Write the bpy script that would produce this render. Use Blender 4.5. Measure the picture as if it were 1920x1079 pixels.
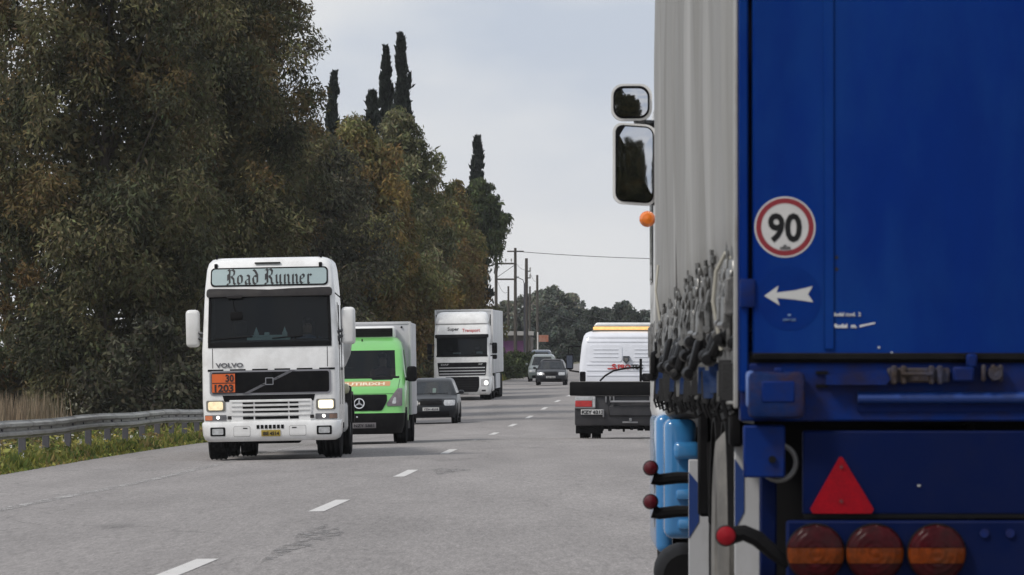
import bpy, bmesh, math, random
import numpy as np
from mathutils import Vector, Matrix

for _o in list(bpy.data.objects):
    bpy.data.objects.remove(_o)
S = bpy.context.scene
COL = S.collection
R_ = math.radians
rnd = random.Random(7)

# ------------------------------------------------------------------ camera, sky, sun, exposure
FPX = 10200.0                      # focal length in photo pixels (1920 wide)
EYE = 1.5
cam = bpy.data.objects.new('camera', bpy.data.cameras.new('camera'))
COL.objects.link(cam)
cam.data.sensor_width = 36.0
cam.data.lens = FPX / 1920 * 36.0
cam.data.clip_start = 0.5
cam.data.clip_end = 6000
cam.location = (0, 0, EYE)
cam.rotation_euler = (R_(90) + math.atan((698 - 539.5) / FPX), 0, 0)
cam.data.dof.use_dof = True
cam.data.dof.focus_distance = 105
cam.data.dof.aperture_fstop = 20
S.camera = cam

SUN_AZ, SUN_EL = R_(-128), R_(48)      # clockwise from +Y: behind the camera, to the left
world = bpy.data.worlds.new('World')
S.world = world
world.use_nodes = True
nt = world.node_tree
nt.nodes.clear()
w_out = nt.nodes.new('ShaderNodeOutputWorld')
w_bg = nt.nodes.new('ShaderNodeBackground')
w_bg.inputs['Strength'].default_value = 0.1
sky = nt.nodes.new('ShaderNodeTexSky')
sky.sky_type = 'NISHITA'
sky.sun_disc = False
sky.sun_elevation = SUN_EL
sky.sun_rotation = SUN_AZ
sky.dust_density = 3.0
w_tc = nt.nodes.new('ShaderNodeTexCoord')
w_map = nt.nodes.new('ShaderNodeMapping')
w_map.inputs['Scale'].default_value = (1, 1, 2.4)
w_n = nt.nodes.new('ShaderNodeTexNoise')
w_n.inputs['Scale'].default_value = 11
w_n.inputs['Detail'].default_value = 5
w_n.inputs['Roughness'].default_value = 0.5
w_r = nt.nodes.new('ShaderNodeValToRGB')
w_r.color_ramp.elements[0].position = 0.40
w_r.color_ramp.elements[0].color = (0.53, 0.585, 0.68, 1)
w_r.color_ramp.elements[1].position = 0.60
w_r.color_ramp.elements[1].color = (0.725, 0.742, 0.768, 1)
w_sep = nt.nodes.new('ShaderNodeSeparateXYZ')
w_mr = nt.nodes.new('ShaderNodeMapRange')
w_mr.inputs['From Min'].default_value = 0.0
w_mr.inputs['From Max'].default_value = 0.06
w_mr.inputs['To Min'].default_value = 1.0
w_mr.inputs['To Max'].default_value = 0.0
w_low = nt.nodes.new('ShaderNodeMix')
w_low.data_type = 'RGBA'
w_low.inputs['B'].default_value = (0.76, 0.765, 0.775, 1)
w_sc = nt.nodes.new('ShaderNodeVectorMath')
w_sc.operation = 'SCALE'
w_sc.inputs['Scale'].default_value = 10.0
w_mix = nt.nodes.new('ShaderNodeMix')
w_mix.data_type = 'RGBA'
w_mix.inputs['Factor'].default_value = 0.93
L = nt.links.new
L(w_tc.outputs['Generated'], w_map.inputs['Vector'])
L(w_map.outputs['Vector'], w_n.inputs['Vector'])
L(w_n.outputs['Fac'], w_r.inputs['Fac'])
L(w_tc.outputs['Generated'], w_sep.inputs['Vector'])
L(w_sep.outputs['Z'], w_mr.inputs['Value'])
L(w_mr.outputs['Result'], w_low.inputs['Factor'])
L(w_r.outputs['Color'], w_low.inputs['A'])
L(w_low.outputs['Result'], w_sc.inputs['Vector'])
L(sky.outputs['Color'], w_mix.inputs['A'])
L(w_sc.outputs['Vector'], w_mix.inputs['B'])
L(w_mix.outputs['Result'], w_bg.inputs['Color'])
L(w_bg.outputs['Background'], w_out.inputs['Surface'])

sun = bpy.data.objects.new('sun', bpy.data.lights.new('sun', 'SUN'))
COL.objects.link(sun)
sun.data.energy = 2.2
sun.data.angle = R_(11)
sun.data.color = (1.0, 0.95, 0.88)
_d = Vector((math.sin(SUN_AZ) * math.cos(SUN_EL), math.cos(SUN_AZ) * math.cos(SUN_EL), math.sin(SUN_EL)))
sun.rotation_euler = _d.to_track_quat('Z', 'Y').to_euler()
S.view_settings.view_transform = 'Standard'
S.view_settings.look = 'None'
S.view_settings.exposure = 0.10
S.view_settings.gamma = 1.0
S.view_settings.use_curve_mapping = False

# ------------------------------------------------------------------ terrain functions (all in metres)
_cd = [-60, 0, 36.7, 57.3, 80, 103, 123, 144, 164, 185, 205, 226, 270, 309, 360, 400, 450, 520, 600, 700, 900, 1500]
_cx = [-4.7, -3.3, -2.2, -1.95, -1.57, -1.2, -.81, -.5, .0, .58, 1.2, 1.88, 3.35, 4.75, 6.6, 8.1, 10.6, 15, 22, 36, 75, 220]
_zd = [-60, 0, 80, 103, 123, 144, 164, 185, 205, 226, 250, 309, 340, 400, 450, 600, 900, 1500]
_zz = [.5, .3, 0, 0, -.03, -.14, -.11, -.035, .12, .29, .44, .80, 1.0, 1.5, 2.1, 3.4, 5, 7]
_dd = np.arange(-60, 1500.1, 1.0)
def _sm(xs, ys, w):
    v = np.interp(_dd, xs, ys)
    k = np.hanning(w); k /= k.sum()
    return np.convolve(np.pad(v, w // 2, mode='reflect', reflect_type='odd'), k, mode='valid')
_CX = _sm(_cd, _cx, 31)
_ZP = _sm(_zd, _zz, 15)
def cx(d): return np.interp(d, _dd, _CX)
def zp(d): return np.interp(d, _dd, _ZP)
def cross(u):
    u = np.asarray(u, float)
    z = 0.024 * np.clip(u, -4.0, 0)
    z = z - 0.06 * np.clip(-u - 6.7, 0, 6) - 0.05 * np.clip(u - 7, 0, 6)
    return z
def gz(u, d): return zp(d) + cross(u)
def gp(u, d): return Vector((float(cx(d) + u), float(d), float(gz(u, d))))
def heading(d): return float((cx(d + 2) - cx(d - 2)) / 4)
def grade(d): return float((zp(d + 3) - zp(d - 3)) / 6)

# ------------------------------------------------------------------ materials
MATS = {}
def M(name, col, rough=0.5, metal=0.0, var=0.12, vs=2.5, bump=0.0, bs=60, dirt=None, coat=0.0, inside=None,
      spec=0.5, emit=None, stretch=(1, 1, 1), tint=False, trans=0.0, alpha=None, rvar=0.15):
    if name in MATS: return MATS[name]
    m = bpy.data.materials.new(name); m.use_nodes = True
    n = m.node_tree; n.nodes.clear(); ln = n.links.new
    out = n.nodes.new('ShaderNodeOutputMaterial')
    b = n.nodes.new('ShaderNodeBsdfPrincipled')
    tc = n.nodes.new('ShaderNodeTexCoord')
    mp = n.nodes.new('ShaderNodeMapping'); mp.inputs['Scale'].default_value = stretch
    ln(tc.outputs['Object'], mp.inputs['Vector'])
    nz = n.nodes.new('ShaderNodeTexNoise'); nz.inputs['Scale'].default_value = vs; nz.inputs['Detail'].default_value = 6
    nz.inputs['Roughness'].default_value = 0.6
    ln(mp.outputs['Vector'], nz.inputs['Vector'])
    rp = n.nodes.new('ShaderNodeMapRange')
    rp.inputs['From Min'].default_value = 0.25; rp.inputs['From Max'].default_value = 0.75
    rp.inputs['To Min'].default_value = 1 - var; rp.inputs['To Max'].default_value = 1 + var
    ln(nz.outputs['Fac'], rp.inputs['Value'])
    sc = n.nodes.new('ShaderNodeVectorMath'); sc.operation = 'SCALE'
    if tint:
        at = n.nodes.new('ShaderNodeAttribute'); at.attribute_name = 'tint'
        ln(at.outputs['Color'], sc.inputs[0])
    else:
        sc.inputs[0].default_value = col
    ln(rp.outputs['Result'], sc.inputs['Scale'])
    csock = sc.outputs['Vector']
    if dirt:
        dcol, amt, dsc = dirt
        dn = n.nodes.new('ShaderNodeTexNoise'); dn.inputs['Scale'].default_value = dsc; dn.inputs['Detail'].default_value = 8
        dn.inputs['Roughness'].default_value = 0.68
        ln(mp.outputs['Vector'], dn.inputs['Vector'])
        dr = n.nodes.new('ShaderNodeMapRange')
        dr.inputs['From Min'].default_value = 0.42; dr.inputs['From Max'].default_value = 0.72
        dr.inputs['To Min'].default_value = 0; dr.inputs['To Max'].default_value = amt
        ln(dn.outputs['Fac'], dr.inputs['Value'])
        mx = n.nodes.new('ShaderNodeMix'); mx.data_type = 'RGBA'
        mx.inputs['B'].default_value = (*dcol, 1)
        ln(dr.outputs['Result'], mx.inputs['Factor']); ln(csock, mx.inputs['A'])
        csock = mx.outputs['Result']
    if inside:
        ge = n.nodes.new('ShaderNodeNewGeometry')
        mi = n.nodes.new('ShaderNodeMix'); mi.data_type = 'RGBA'
        mi.inputs['B'].default_value = (*inside, 1)
        ln(ge.outputs['Backfacing'], mi.inputs['Factor']); ln(csock, mi.inputs['A'])
        csock = mi.outputs['Result']
    ln(csock, b.inputs['Base Color'])
    rr = n.nodes.new('ShaderNodeMapRange')
    rr.inputs['To Min'].default_value = max(0.0, rough - rvar * rough); rr.inputs['To Max'].default_value = min(1.0, rough + rvar * rough)
    ln(nz.outputs['Fac'], rr.inputs['Value']); ln(rr.outputs['Result'], b.inputs['Roughness'])
    b.inputs['Metallic'].default_value = metal
    b.inputs['Specular IOR Level'].default_value = spec
    b.inputs['Coat Weight'].default_value = coat
    b.inputs['Coat Roughness'].default_value = 0.06
    if emit:
        b.inputs['Emission Color'].default_value = (*emit[0], 1)
        b.inputs['Emission Strength'].default_value = emit[1]
    if bump:
        bn = n.nodes.new('ShaderNodeTexNoise'); bn.inputs['Scale'].default_value = bs; bn.inputs['Detail'].default_value = 5
        ln(mp.outputs['Vector'], bn.inputs['Vector'])
        bp = n.nodes.new('ShaderNodeBump'); bp.inputs['Strength'].default_value = bump; bp.inputs['Distance'].default_value = 0.02
        ln(bn.outputs['Fac'], bp.inputs['Height']); ln(bp.outputs['Normal'], b.inputs['Normal'])
    last = b.outputs['BSDF']
    if trans:
        t = n.nodes.new('ShaderNodeBsdfTranslucent'); ln(csock, t.inputs['Color'])
        ms = n.nodes.new('ShaderNodeMixShader'); ms.inputs['Fac'].default_value = trans
        ln(last, ms.inputs[1]); ln(t.outputs['BSDF'], ms.inputs[2]); last = ms.outputs['Shader']
    if alpha is not None:
        t = n.nodes.new('ShaderNodeBsdfTransparent')
        t.inputs['Color'].default_value = (0.75, 0.85, 0.85, 1)
        ms = n.nodes.new('ShaderNodeMixShader')
        ms.inputs['Fac'].default_value = alpha
        ln(t.outputs['BSDF'], ms.inputs[1]); ln(last, ms.inputs[2]); last = ms.outputs['Shader']
    ln(last, out.inputs['Surface'])
    MATS[name] = m
    return m

def glass_mat(name, tintc=(0.5, 0.6, 0.62), base=(0.02, 0.025, 0.03), ior=1.36):
    """tinted vehicle glass: see-through straight on, mirror-like at grazing angles"""
    if name in MATS: return MATS[name]
    m = bpy.data.materials.new(name); m.use_nodes = True
    n = m.node_tree; n.nodes.clear(); ln = n.links.new
    out = n.nodes.new('ShaderNodeOutputMaterial')
    g = n.nodes.new('ShaderNodeBsdfGlossy'); g.inputs['Roughness'].default_value = 0.03
    t = n.nodes.new('ShaderNodeBsdfTransparent'); t.inputs['Color'].default_value = (*tintc, 1)
    d = n.nodes.new('ShaderNodeBsdfDiffuse'); d.inputs['Color'].default_value = (*base, 1)
    nz = n.nodes.new('ShaderNodeTexNoise'); nz.inputs['Scale'].default_value = 4
    mr = n.nodes.new('ShaderNodeMapRange'); mr.inputs['To Min'].default_value = 0.1; mr.inputs['To Max'].default_value = 0.3
    ln(nz.outputs['Fac'], mr.inputs['Value'])
    m1 = n.nodes.new('ShaderNodeMixShader'); ln(mr.outputs['Result'], m1.inputs['Fac'])
    ln(t.outputs['BSDF'], m1.inputs[1]); ln(d.outputs['BSDF'], m1.inputs[2])
    fr = n.nodes.new('ShaderNodeFresnel'); fr.inputs['IOR'].default_value = ior
    m2 = n.nodes.new('ShaderNodeMixShader')
    ln(fr.outputs['Fac'], m2.inputs['Fac']); ln(m1.outputs['Shader'], m2.inputs[1]); ln(g.outputs['BSDF'], m2.inputs[2])
    ln(m2.outputs['Shader'], out.inputs['Surface'])
    MATS[name] = m
    return m

DUST = (0.16, 0.14, 0.115)
def paint(name, col, rough=0.3, dirt=0.35, coat=0.5, spec=0.5):
    return M(name, col, rough, var=0.05, vs=1.3, spec=spec, dirt=(tuple(0.45 * c + 0.55 * q for c, q in zip(col, DUST)), dirt, 2.2), coat=coat, inside=(0.022, 0.024, 0.028))
WHITE = paint('white_paint', (0.79, 0.79, 0.785), 0.28, 0.55)
WHITE2 = paint('white_dusty_paint', (0.70, 0.70, 0.69), 0.4, 0.45)
GREEN = paint('green_paint', (0.165, 0.48, 0.13), 0.35, 0.25)
CHAR = paint('charcoal_paint', (0.011, 0.013, 0.016), 0.3, 0.06, 0.0, 0.3)
BLACKP = paint('black_paint', (0.012, 0.013, 0.017), 0.3, 0.1, 0.0, 0.35)
SILVERG = paint('grey_green_paint', (0.20, 0.23, 0.22), 0.25, 0.3)
NAVY = paint('navy_paint', (0.03, 0.045, 0.075), 0.25, 0.3)
BLUEW = paint('bluish_white_paint', (0.73, 0.745, 0.80), 0.35, 0.25)
LBLUE = paint('light_blue_paint', (0.035, 0.19, 0.43), 0.25, 0.15, 0.7)
BLACK = M('black_plastic', (0.006, 0.006, 0.007), 0.6, var=0.3, vs=5, dirt=((0.02, 0.019, 0.018), 0.5, 4), spec=0.08)
DGREY = M('dark_grey_plastic', (0.028, 0.026, 0.027), 0.55, var=0.2, vs=5, dirt=((0.055, 0.05, 0.046), 0.5, 4), spec=0.12)
MGREY = M('grey_plastic', (0.16, 0.155, 0.15), 0.55, var=0.15, dirt=((0.1, 0.095, 0.085), 0.4, 4))
RUBBER = M('tyre_rubber', (0.009, 0.009, 0.010), 0.85, var=0.3, vs=8, bump=0.2, dirt=((0.028, 0.026, 0.025), 0.6, 5), spec=0.08)
DUSTY_RUBBER = M('dusty_tyre_rubber', (0.10, 0.096, 0.09), 0.9, var=0.3, vs=6, bump=0.3, dirt=((0.2, 0.19, 0.175), 0.9, 7), stretch=(1, .3, .3))
STEEL = M('rim_steel', (0.32, 0.32, 0.33), 0.45, metal=0.6, var=0.2)
CHROME = M('chrome', (0.75, 0.75, 0.76), 0.15, metal=1.0, var=0.05)
GALV = M('galvanised_steel', (0.30, 0.295, 0.28), 0.55, metal=0.35, var=0.25, vs=3, dirt=((0.15, 0.14, 0.125), 0.8, 2.5), stretch=(1, .4, 1))
GALVP = M('dull_galvanised_steel', (0.085, 0.083, 0.095), 0.75, metal=0.1, var=0.2)
GLASS = glass_mat('windscreen_glass')
GLASS2 = glass_mat('car_glass', (0.55, 0.66, 0.7), (0.04, 0.05, 0.055), 1.62)
DARKGLASS = M('dark_glass', (0.018, 0.021, 0.025), 0.04, var=0.1, spec=0.65, rvar=0.0)
MIRROR_CONVEX = M('convex_mirror_glass', (0.62, 0.63, 0.66), 0.03, metal=1.0, var=0.04, vs=3)
MIRROR = M('mirror_glass', (0.075, 0.085, 0.11), 0.05, metal=1.0, var=0.15, vs=3)
LAMP_ON = M('lit_headlamp', (0.9, 0.85, 0.7), 0.2, emit=((1.0, 0.86, 0.55), 0.95))
LAMP_BULB = M('lit_bulb', (0.9, 0.9, 0.9), 0.2, emit=((1.0, 0.97, 0.9), 1.6))
LAMP_CLEAR = M('clear_lamp', (0.42, 0.43, 0.44), 0.12, var=0.35, vs=14, spec=0.8, coat=0.7)
LAMP_ORANGE = M('orange_lens', (0.62, 0.2, 0.10), 0.2, var=0.2, vs=12, coat=0.6)
LAMP_RED = M('red_lens', (0.42, 0.02, 0.02), 0.25, var=0.2, vs=12, coat=0.4)
AMBER_ON = M('lit_amber_lens', (0.85, 0.50, 0.16), 0.2, emit=((1.0, 0.60, 0.24), 0.6), var=0.35, vs=9)
RED_DARK = M('dark_red_lens', (0.038, 0.002, 0.004), 0.25, var=0.5, vs=40, spec=0.12, dirt=((0.02, 0.012, 0.012), 0.7, 9))
AMBER = M('amber_lens', (0.13, 0.024, 0.003), 0.25, var=0.5, vs=40, spec=0.12, dirt=((0.05, 0.028, 0.014), 0.6, 9))
REFLEX = M('red_reflector', (0.27, 0.002, 0.009), 0.45, var=0.3, vs=160, spec=0.1, bump=0.3, bs=300, dirt=((0.12, 0.004, 0.01), 0.6, 14))
INTERIOR = M('cab_interior', (0.018, 0.02, 0.024), 0.85, spec=0.15)
TEXTBLACK = M('black_lettering', (0.012, 0.012, 0.014), 0.5)
TEXTRED = M('red_lettering', (0.45, 0.03, 0.03), 0.5)
TEXTWHITE = M('white_lettering', (0.7, 0.7, 0.7), 0.5, dirt=((0.25, 0.25, 0.27), 0.6, 30))
PLATEW = M('white_plate', (0.55, 0.55, 0.55), 0.5, dirt=(DUST, 0.4, 20))
PLATEY = M('yellow_plate', (0.42, 0.30, 0.03), 0.5, dirt=(DUST, 0.4, 20))

# ------------------------------------------------------------------ mesh builder
class MB:
    def __init__(s): s.v = []; s.f = []; s.m = []
    def add(s, vs, fs, mi=0):
        b = len(s.v); s.v.extend([tuple(p) for p in vs])
        for f in fs: s.f.append([i + b for i in f]); s.m.append(mi)
        return s
    def bm(s, b, mi=0, mat=None):
        if mat is not None: b.transform(mat)
        b.verts.ensure_lookup_table()
        s.add([v.co[:] for v in b.verts], [[v.index for v in f.verts] for f in b.faces], mi); b.free(); return s
    def box(s, x0, x1, y0, y1, z0, z1, r=0.0, seg=1, mi=0, xf=None, mat=None):
        b = bmesh.new(); bmesh.ops.create_cube(b, size=1.0)
        for v in b.verts:
            c = v.co
            v.co = Vector((x0 + (c.x + .5) * (x1 - x0), y0 + (c.y + .5) * (y1 - y0), z0 + (c.z + .5) * (z1 - z0)))
            if xf: v.co = Vector(xf(v.co))
        if r > 0: bmesh.ops.bevel(b, geom=b.edges[:], offset=min(r, .49 * min(abs(x1 - x0), abs(y1 - y0), abs(z1 - z0))), segments=seg, affect='EDGES', profile=0.5)
        b.verts.index_update()
        return s.bm(b, mi, mat)
    def prism(s, poly, y0, y1, mi=0, mat=None, ax='y'):
        n = len(poly)
        f2 = {'y': lambda a, c, t: (a, t, c), 'x': lambda a, c, t: (t, a, c), 'z': lambda a, c, t: (a, c, t)}[ax]
        vs = [f2(a, c, y0) for a, c in poly] + [f2(a, c, y1) for a, c in poly]
        fs = [list(range(n)), list(range(2 * n - 1, n - 1, -1))] + [[(i + 1) % n, i, n + i, n + (i + 1) % n] for i in range(n)]
        if mat is not None: vs = [mat @ Vector(p) for p in vs]
        b = bmesh.new(); bv = [b.verts.new(p) for p in vs]
        for f in fs: b.faces.new([bv[i] for i in f])
        bmesh.ops.recalc_face_normals(b, faces=b.faces[:]); b.verts.index_update()
        return s.bm(b, mi)
    def tube(s, pts, r, n=8, mi=0, cap=True):
        P = [Vector(p) for p in pts]; k = len(P)
        rs = r if isinstance(r, (list, tuple)) else [r] * k
        vs = []; fs = []; up = None
        for i, p in enumerate(P):
            t = (P[min(i + 1, k - 1)] - P[max(i - 1, 0)]).normalized()
            if up is None: up = Vector((0, 0, 1)) if abs(t.z) < .9 else Vector((1, 0, 0))
            a = t.cross(up).normalized(); up = a.cross(t).normalized()
            for j in range(n):
                th = 2 * math.pi * j / n
                vs.append(p + (a * math.cos(th) + up * math.sin(th)) * rs[i])
        for i in range(k - 1):
            for j in range(n):
                fs.append([i * n + j, i * n + (j + 1) % n, (i + 1) * n + (j + 1) % n, (i + 1) * n + j])
        if cap: fs.append(list(range(n))[::-1]); fs.append([(k - 1) * n + j for j in range(n)])
        return s.add(vs, fs, mi)
    def lathe(s, prof, n=24, c=(0, 0, 0), ax='x', mi=0, mis=None):
        """prof: (radius, along) rings"""
        vs = []; fs = []; c = Vector(c); ms = []
        for r, h in prof:
            for j in range(n):
                th = 2 * math.pi * j / n; a, b = r * math.cos(th), r * math.sin(th)
                vs.append(c + Vector({'x': (h, a, b), 'y': (a, h, b), 'z': (a, b, h)}[ax]))
        for i in range(len(prof) - 1):
            for j in range(n):
                fs.append([i * n + j, i * n + (j + 1) % n, (i + 1) * n + (j + 1) % n, (i + 1) * n + j])
        closed = abs(prof[0][0] - prof[-1][0]) < 1e-6 and abs(prof[0][1] - prof[-1][1]) < 1e-6
        if prof[0][0] > 1e-6 and not closed: fs.append(list(range(n))[::-1])
        if prof[-1][0] > 1e-6 and not closed: fs.append([(len(prof) - 1) * n + j for j in range(n)])
        return s.add(vs, fs, mi)
    def patch(s, F, z0, z1, xl, xr, off=0.006, r=0.0, nx=8, nz=6, back=0.012, mi=0):
        """thin panel lying on the front surface y = F(x, z); xl/xr numbers or functions of z"""
        L_ = xl if callable(xl) else (lambda z: xl); Rr = xr if callable(xr) else (lambda z: xr)
        zs = [z0 + (z1 - z0) * i / nz for i in range(nz + 1)]
        if r > 0:
            a = [R_(q) for q in (0, 22, 45, 68)]
            zs = sorted(set([z0 + r - r * math.cos(q) for q in a] + [z1 - r + r * math.cos(q) for q in a] + [z for z in zs if z0 + r <= z <= z1 - r] + [z0 + r, z1 - r]))
        rows = []
        for z in zs:
            ins = 0.0
            e = min(z - z0, z1 - z)
            if r > 0 and e < r: ins = r - math.sqrt(max(0, r * r - (r - e) ** 2))
            a, b = L_(z) + ins, Rr(z) - ins
            rows.append([(a + (b - a) * i / nx, z) for i in range(nx + 1)])
        vs = []; fs = []; k = nx + 1; nr = len(rows)
        for rw in rows:
            for x, z in rw: vs.append((x, F(x, z) - off, z))
        for i in range(nr - 1):
            for j in range(nx): fs.append([i * k + j, i * k + j + 1, (i + 1) * k + j + 1, (i + 1) * k + j])
        ring = [j for j in range(k)] + [i * k + nx for i in range(1, nr)] + [(nr - 1) * k + j for j in range(nx - 1, -1, -1)] + [i * k for i in range(nr - 2, 0, -1)]
        b0 = len(vs)
        for q in ring: x, y, z = vs[q]; vs.append((x, y + back, z))
        for i in range(len(ring)):
            j = (i + 1) % len(ring)
            fs.append([ring[j], ring[i], b0 + i, b0 + j])
        return s.add(vs, fs, mi)
    def mesh(s, name, mats, smooth=38):
        me = bpy.data.meshes.new(name)
        me.from_pydata(s.v, [], s.f)
        for m in (mats if isinstance(mats, (list, tuple)) else [mats]): me.materials.append(m)
        if s.f:
            me.polygons.foreach_set('material_index', s.m)
            if smooth:
                me.polygons.foreach_set('use_smooth', [True] * len(s.f))
                me.set_sharp_from_angle(angle=R_(smooth))
        me.update()
        return me
    def build(s, name, mats, parent=None, smooth=38, label=None, kind=None):
        return O(name, s.mesh(name, mats, smooth), parent, label=label, kind=kind)

def O(name, me, parent=None, loc=(0, 0, 0), rot=(0, 0, 0), label=None, kind=None):
    o = bpy.data.objects.new(name, me); COL.objects.link(o)
    if parent: o.parent = parent
    o.location = loc; o.rotation_euler = rot
    if label: o['label'] = label
    if kind: o['kind'] = kind
    return o
def tag(o, label, cat, group=None, kind=None):
    if label: o['label'] = label
    if cat: o['category'] = cat
    if group: o['group'] = group
    if kind: o['kind'] = kind
    return o
def thing(name, label, cat, loc=(0, 0, 0), rot=(0, 0, 0), group=None):
    o = O(name, None, None, loc, rot); o.empty_display_size = .3
    return tag(o, label, cat, group)
def copy_tree(o, parent=None):
    c = o.copy(); COL.objects.link(c); c.parent = parent
    for ch in list(o.children): copy_tree(ch, c)
    return c
def on_road(o, u, d, roll=0.0, turn=0.0, length=4.0):
    o.location = gp(u, d)
    o.rotation_euler = (math.atan(grade(d + length / 2)), -R_(roll), -math.atan(heading(d + length / 2)) + R_(turn))
    return o

def text_geo(body, size, bold=0.0, ext=0.002, xs=1.0, res=3, align='LEFT'):
    cu = bpy.data.curves.new('lettering', 'FONT'); cu.body = body; cu.size = size; cu.offset = bold
    cu.extrude = ext; cu.resolution_u = res; cu.align_x = align
    ob = bpy.data.objects.new('lettering', cu); COL.objects.link(ob)
    me = bpy.data.meshes.new_from_object(ob.evaluated_get(bpy.context.evaluated_depsgraph_get()))
    vs = [(v.co.x * xs, v.co.z, v.co.y) for v in me.vertices]
    fs = [list(p.vertices)[::-1] for p in me.polygons]
    bpy.data.objects.remove(ob); bpy.data.curves.remove(cu); bpy.data.meshes.remove(me)
    return vs, fs
def put_text(mb, body, x, z, F, size, bold=0.0, xs=1.0, off=0.008, mi=0, align='LEFT', slope=0.0, fit=None):
    """lettering standing on the front surface, fit = width in metres"""
    vs, fs = text_geo(body, size, bold, 0.002, xs, align='LEFT')
    if not vs: return
    x0 = min(v[0] for v in vs); x1 = max(v[0] for v in vs); k = 1.0
    if fit: k = fit / (x1 - x0)
    w = (x1 - x0) * k
    sh = {'LEFT': 0, 'CENTER': -w / 2, 'RIGHT': -w}[align]
    o = []
    for a, b, c in vs:
        xx = x + sh + (a - x0) * k; zz = z + c + slope * (xx - x)
        o.append((xx, F(xx, zz) - off + b, zz))
    mb.add(o, fs, mi)

# ------------------------------------------------------------------ vehicle hull: plan sections stacked in height
class Hull:
    """prof rows: (z, half width, y of front, corner radius, bow).  Local -y faces the camera."""
    def __init__(s, prof, depth, ft=None, sy=(), nc=4, zs=None):
        s.p = np.array(prof, float); s.depth = depth
        s.ft = ft or [-1, -.75, -.5, -.25, 0, .25, .5, .75, 1]
        s.sy = sorted(sy); s.nc = nc
        z = sorted(set(round(float(q), 4) for q in list(s.p[:, 0]) + list(zs or [])))
        s.z = z
    def row(s, z): return [float(np.interp(z, s.p[:, 0], s.p[:, i])) for i in range(1, 5)]
    def F(s, x, z):
        W, y0, rc, bow = s.row(z); a = abs(x); k = max(W - rc, 1e-4)
        y = y0 + bow * min(1, a / k) ** 2
        if a > k: q = min(a - k, rc * .999); y += rc - math.sqrt(max(0, rc * rc - q * q))
        return y
    def cols(s):
        c = [('S', -1, y) for y in [s.depth] + s.sy[::-1]] + [('C', -1, i / s.nc) for i in range(s.nc)]
        c += [('F', 0, t) for t in s.ft]
        c += [('C', 1, 1 - (i + 1) / s.nc) for i in range(s.nc)] + [('S', 1, y) for y in s.sy + [s.depth]]
        return c
    def pt(s, z, c):
        W, y0, rc, bow = s.row(z); k, sg, v = c
        if k == 'S': return (sg * W, max(v, min(y0 + bow + rc, s.depth)), z)
        if k == 'C': a = v * math.pi / 2; return (sg * (W - rc + rc * math.cos(a)), y0 + bow + rc - rc * math.sin(a), z)
        return ((W - rc) * v, y0 + bow * v * v, z)
    def geo(s, keep, caps=True, inset=0.0, mb=None, mi=0):
        mb = mb or MB(); C = s.cols(); Z = s.z; n = len(C)
        vs = [s.pt(z, c) for z in Z for c in C]
        if inset: vs = [(x * (1 - inset), y + inset, z) for x, y, z in vs]
        fs = []
        for i in range(len(Z) - 1):
            for j in range(n - 1):
                a, b = C[j], C[j + 1]
                k = 'F' if a[0] == b[0] == 'F' else ('S' if a[0] == b[0] == 'S' else 'C')
                v = (a[2] + b[2]) / 2 if k != 'C' else (a[1] or b[1])
                sg = a[1] or b[1]
                if keep((Z[i] + Z[i + 1]) / 2, k, v, sg): fs.append([i * n + j, i * n + j + 1, (i + 1) * n + j + 1, (i + 1) * n + j])
            if caps: fs.append([i * n + n - 1, i * n, (i + 1) * n, (i + 1) * n + n - 1])
        if caps:
            t = (len(Z) - 1) * n
            fs.append(list(range(t, t + n)))
        # drop unused verts
        used = sorted({q for f in fs for q in f}); mp = {q: i for i, q in enumerate(used)}
        mb.add([vs[q] for q in used], [[mp[q] for q in f] for f in fs], mi)
        return mb

WHEELS = {}
def wheel(parent, x, y, R=.5, W=.3, side=1, rim=.28, mat=None, rimmat=None, key=''):
    mat = mat or RUBBER; rimmat = rimmat or STEEL
    k = (R, W, rim, mat.name, rimmat.name, key)
    if k not in WHEELS:
        h = W / 2
        t = MB(); pr = [(rim, -h * .8), (rim + .03, -h * .95), (R * .8, -h), (R * .93, -h * .97), (R * .985, -h * .84)]
        for g in (-.5, 0, .5):
            a = g * h
            pr += [(R, a - .045 * W / .3), (R - .014, a - .012), (R - .014, a + .012), (R, a + .045 * W / .3)]
        pr += [(R * .985, h * .84), (R * .93, h * .97), (R * .8, h), (rim + .03, h * .95), (rim, h * .8)]
        t.lathe(pr, 36, ax='x')
        r_ = MB()
        r_.lathe([(rim, .8 * h), (rim * .93, .82 * h), (rim * .86, .5 * h), (rim * .5, .38 * h), (rim * .45, .6 * h), (rim * .34, .7 * h), (0, .72 * h)], 28, ax='x')
        for i in range(10):
            a = 2 * math.pi * i / 10
            r_.lathe([(.016, .36 * h), (.016, .55 * h), (.0, .56 * h)], 6, (0, rim * .64 * math.cos(a), rim * .64 * math.sin(a)), 'x')
        WHEELS[k] = (t.mesh('tyre', mat), r_.mesh('rim', rimmat))
    a = O('wheel', WHEELS[k][0], parent, (x, y, R))
    O('rim', WHEELS[k][1], a, rot=(0, 0, 0 if side > 0 else math.pi))
    return a
def ccw(poly):
    return poly
# ================================================================== SETTING
def grid_mesh(name, ds, us, dz, mat):
    v = []; f = []
    for d in ds:
        for u in us:
            p = gp(u, d); v.append((p.x, p.y, p.z + dz))
    n = len(us)
    for i in range(len(ds) - 1):
        for j in range(n - 1): f.append([i * n + j, i * n + j + 1, (i + 1) * n + j + 1, (i + 1) * n + j])
    me = bpy.data.meshes.new(name); me.from_pydata(v, [], f); me.materials.append(mat)
    me.polygons.foreach_set('use_smooth', [True] * len(f)); me.update()
    return me

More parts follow.
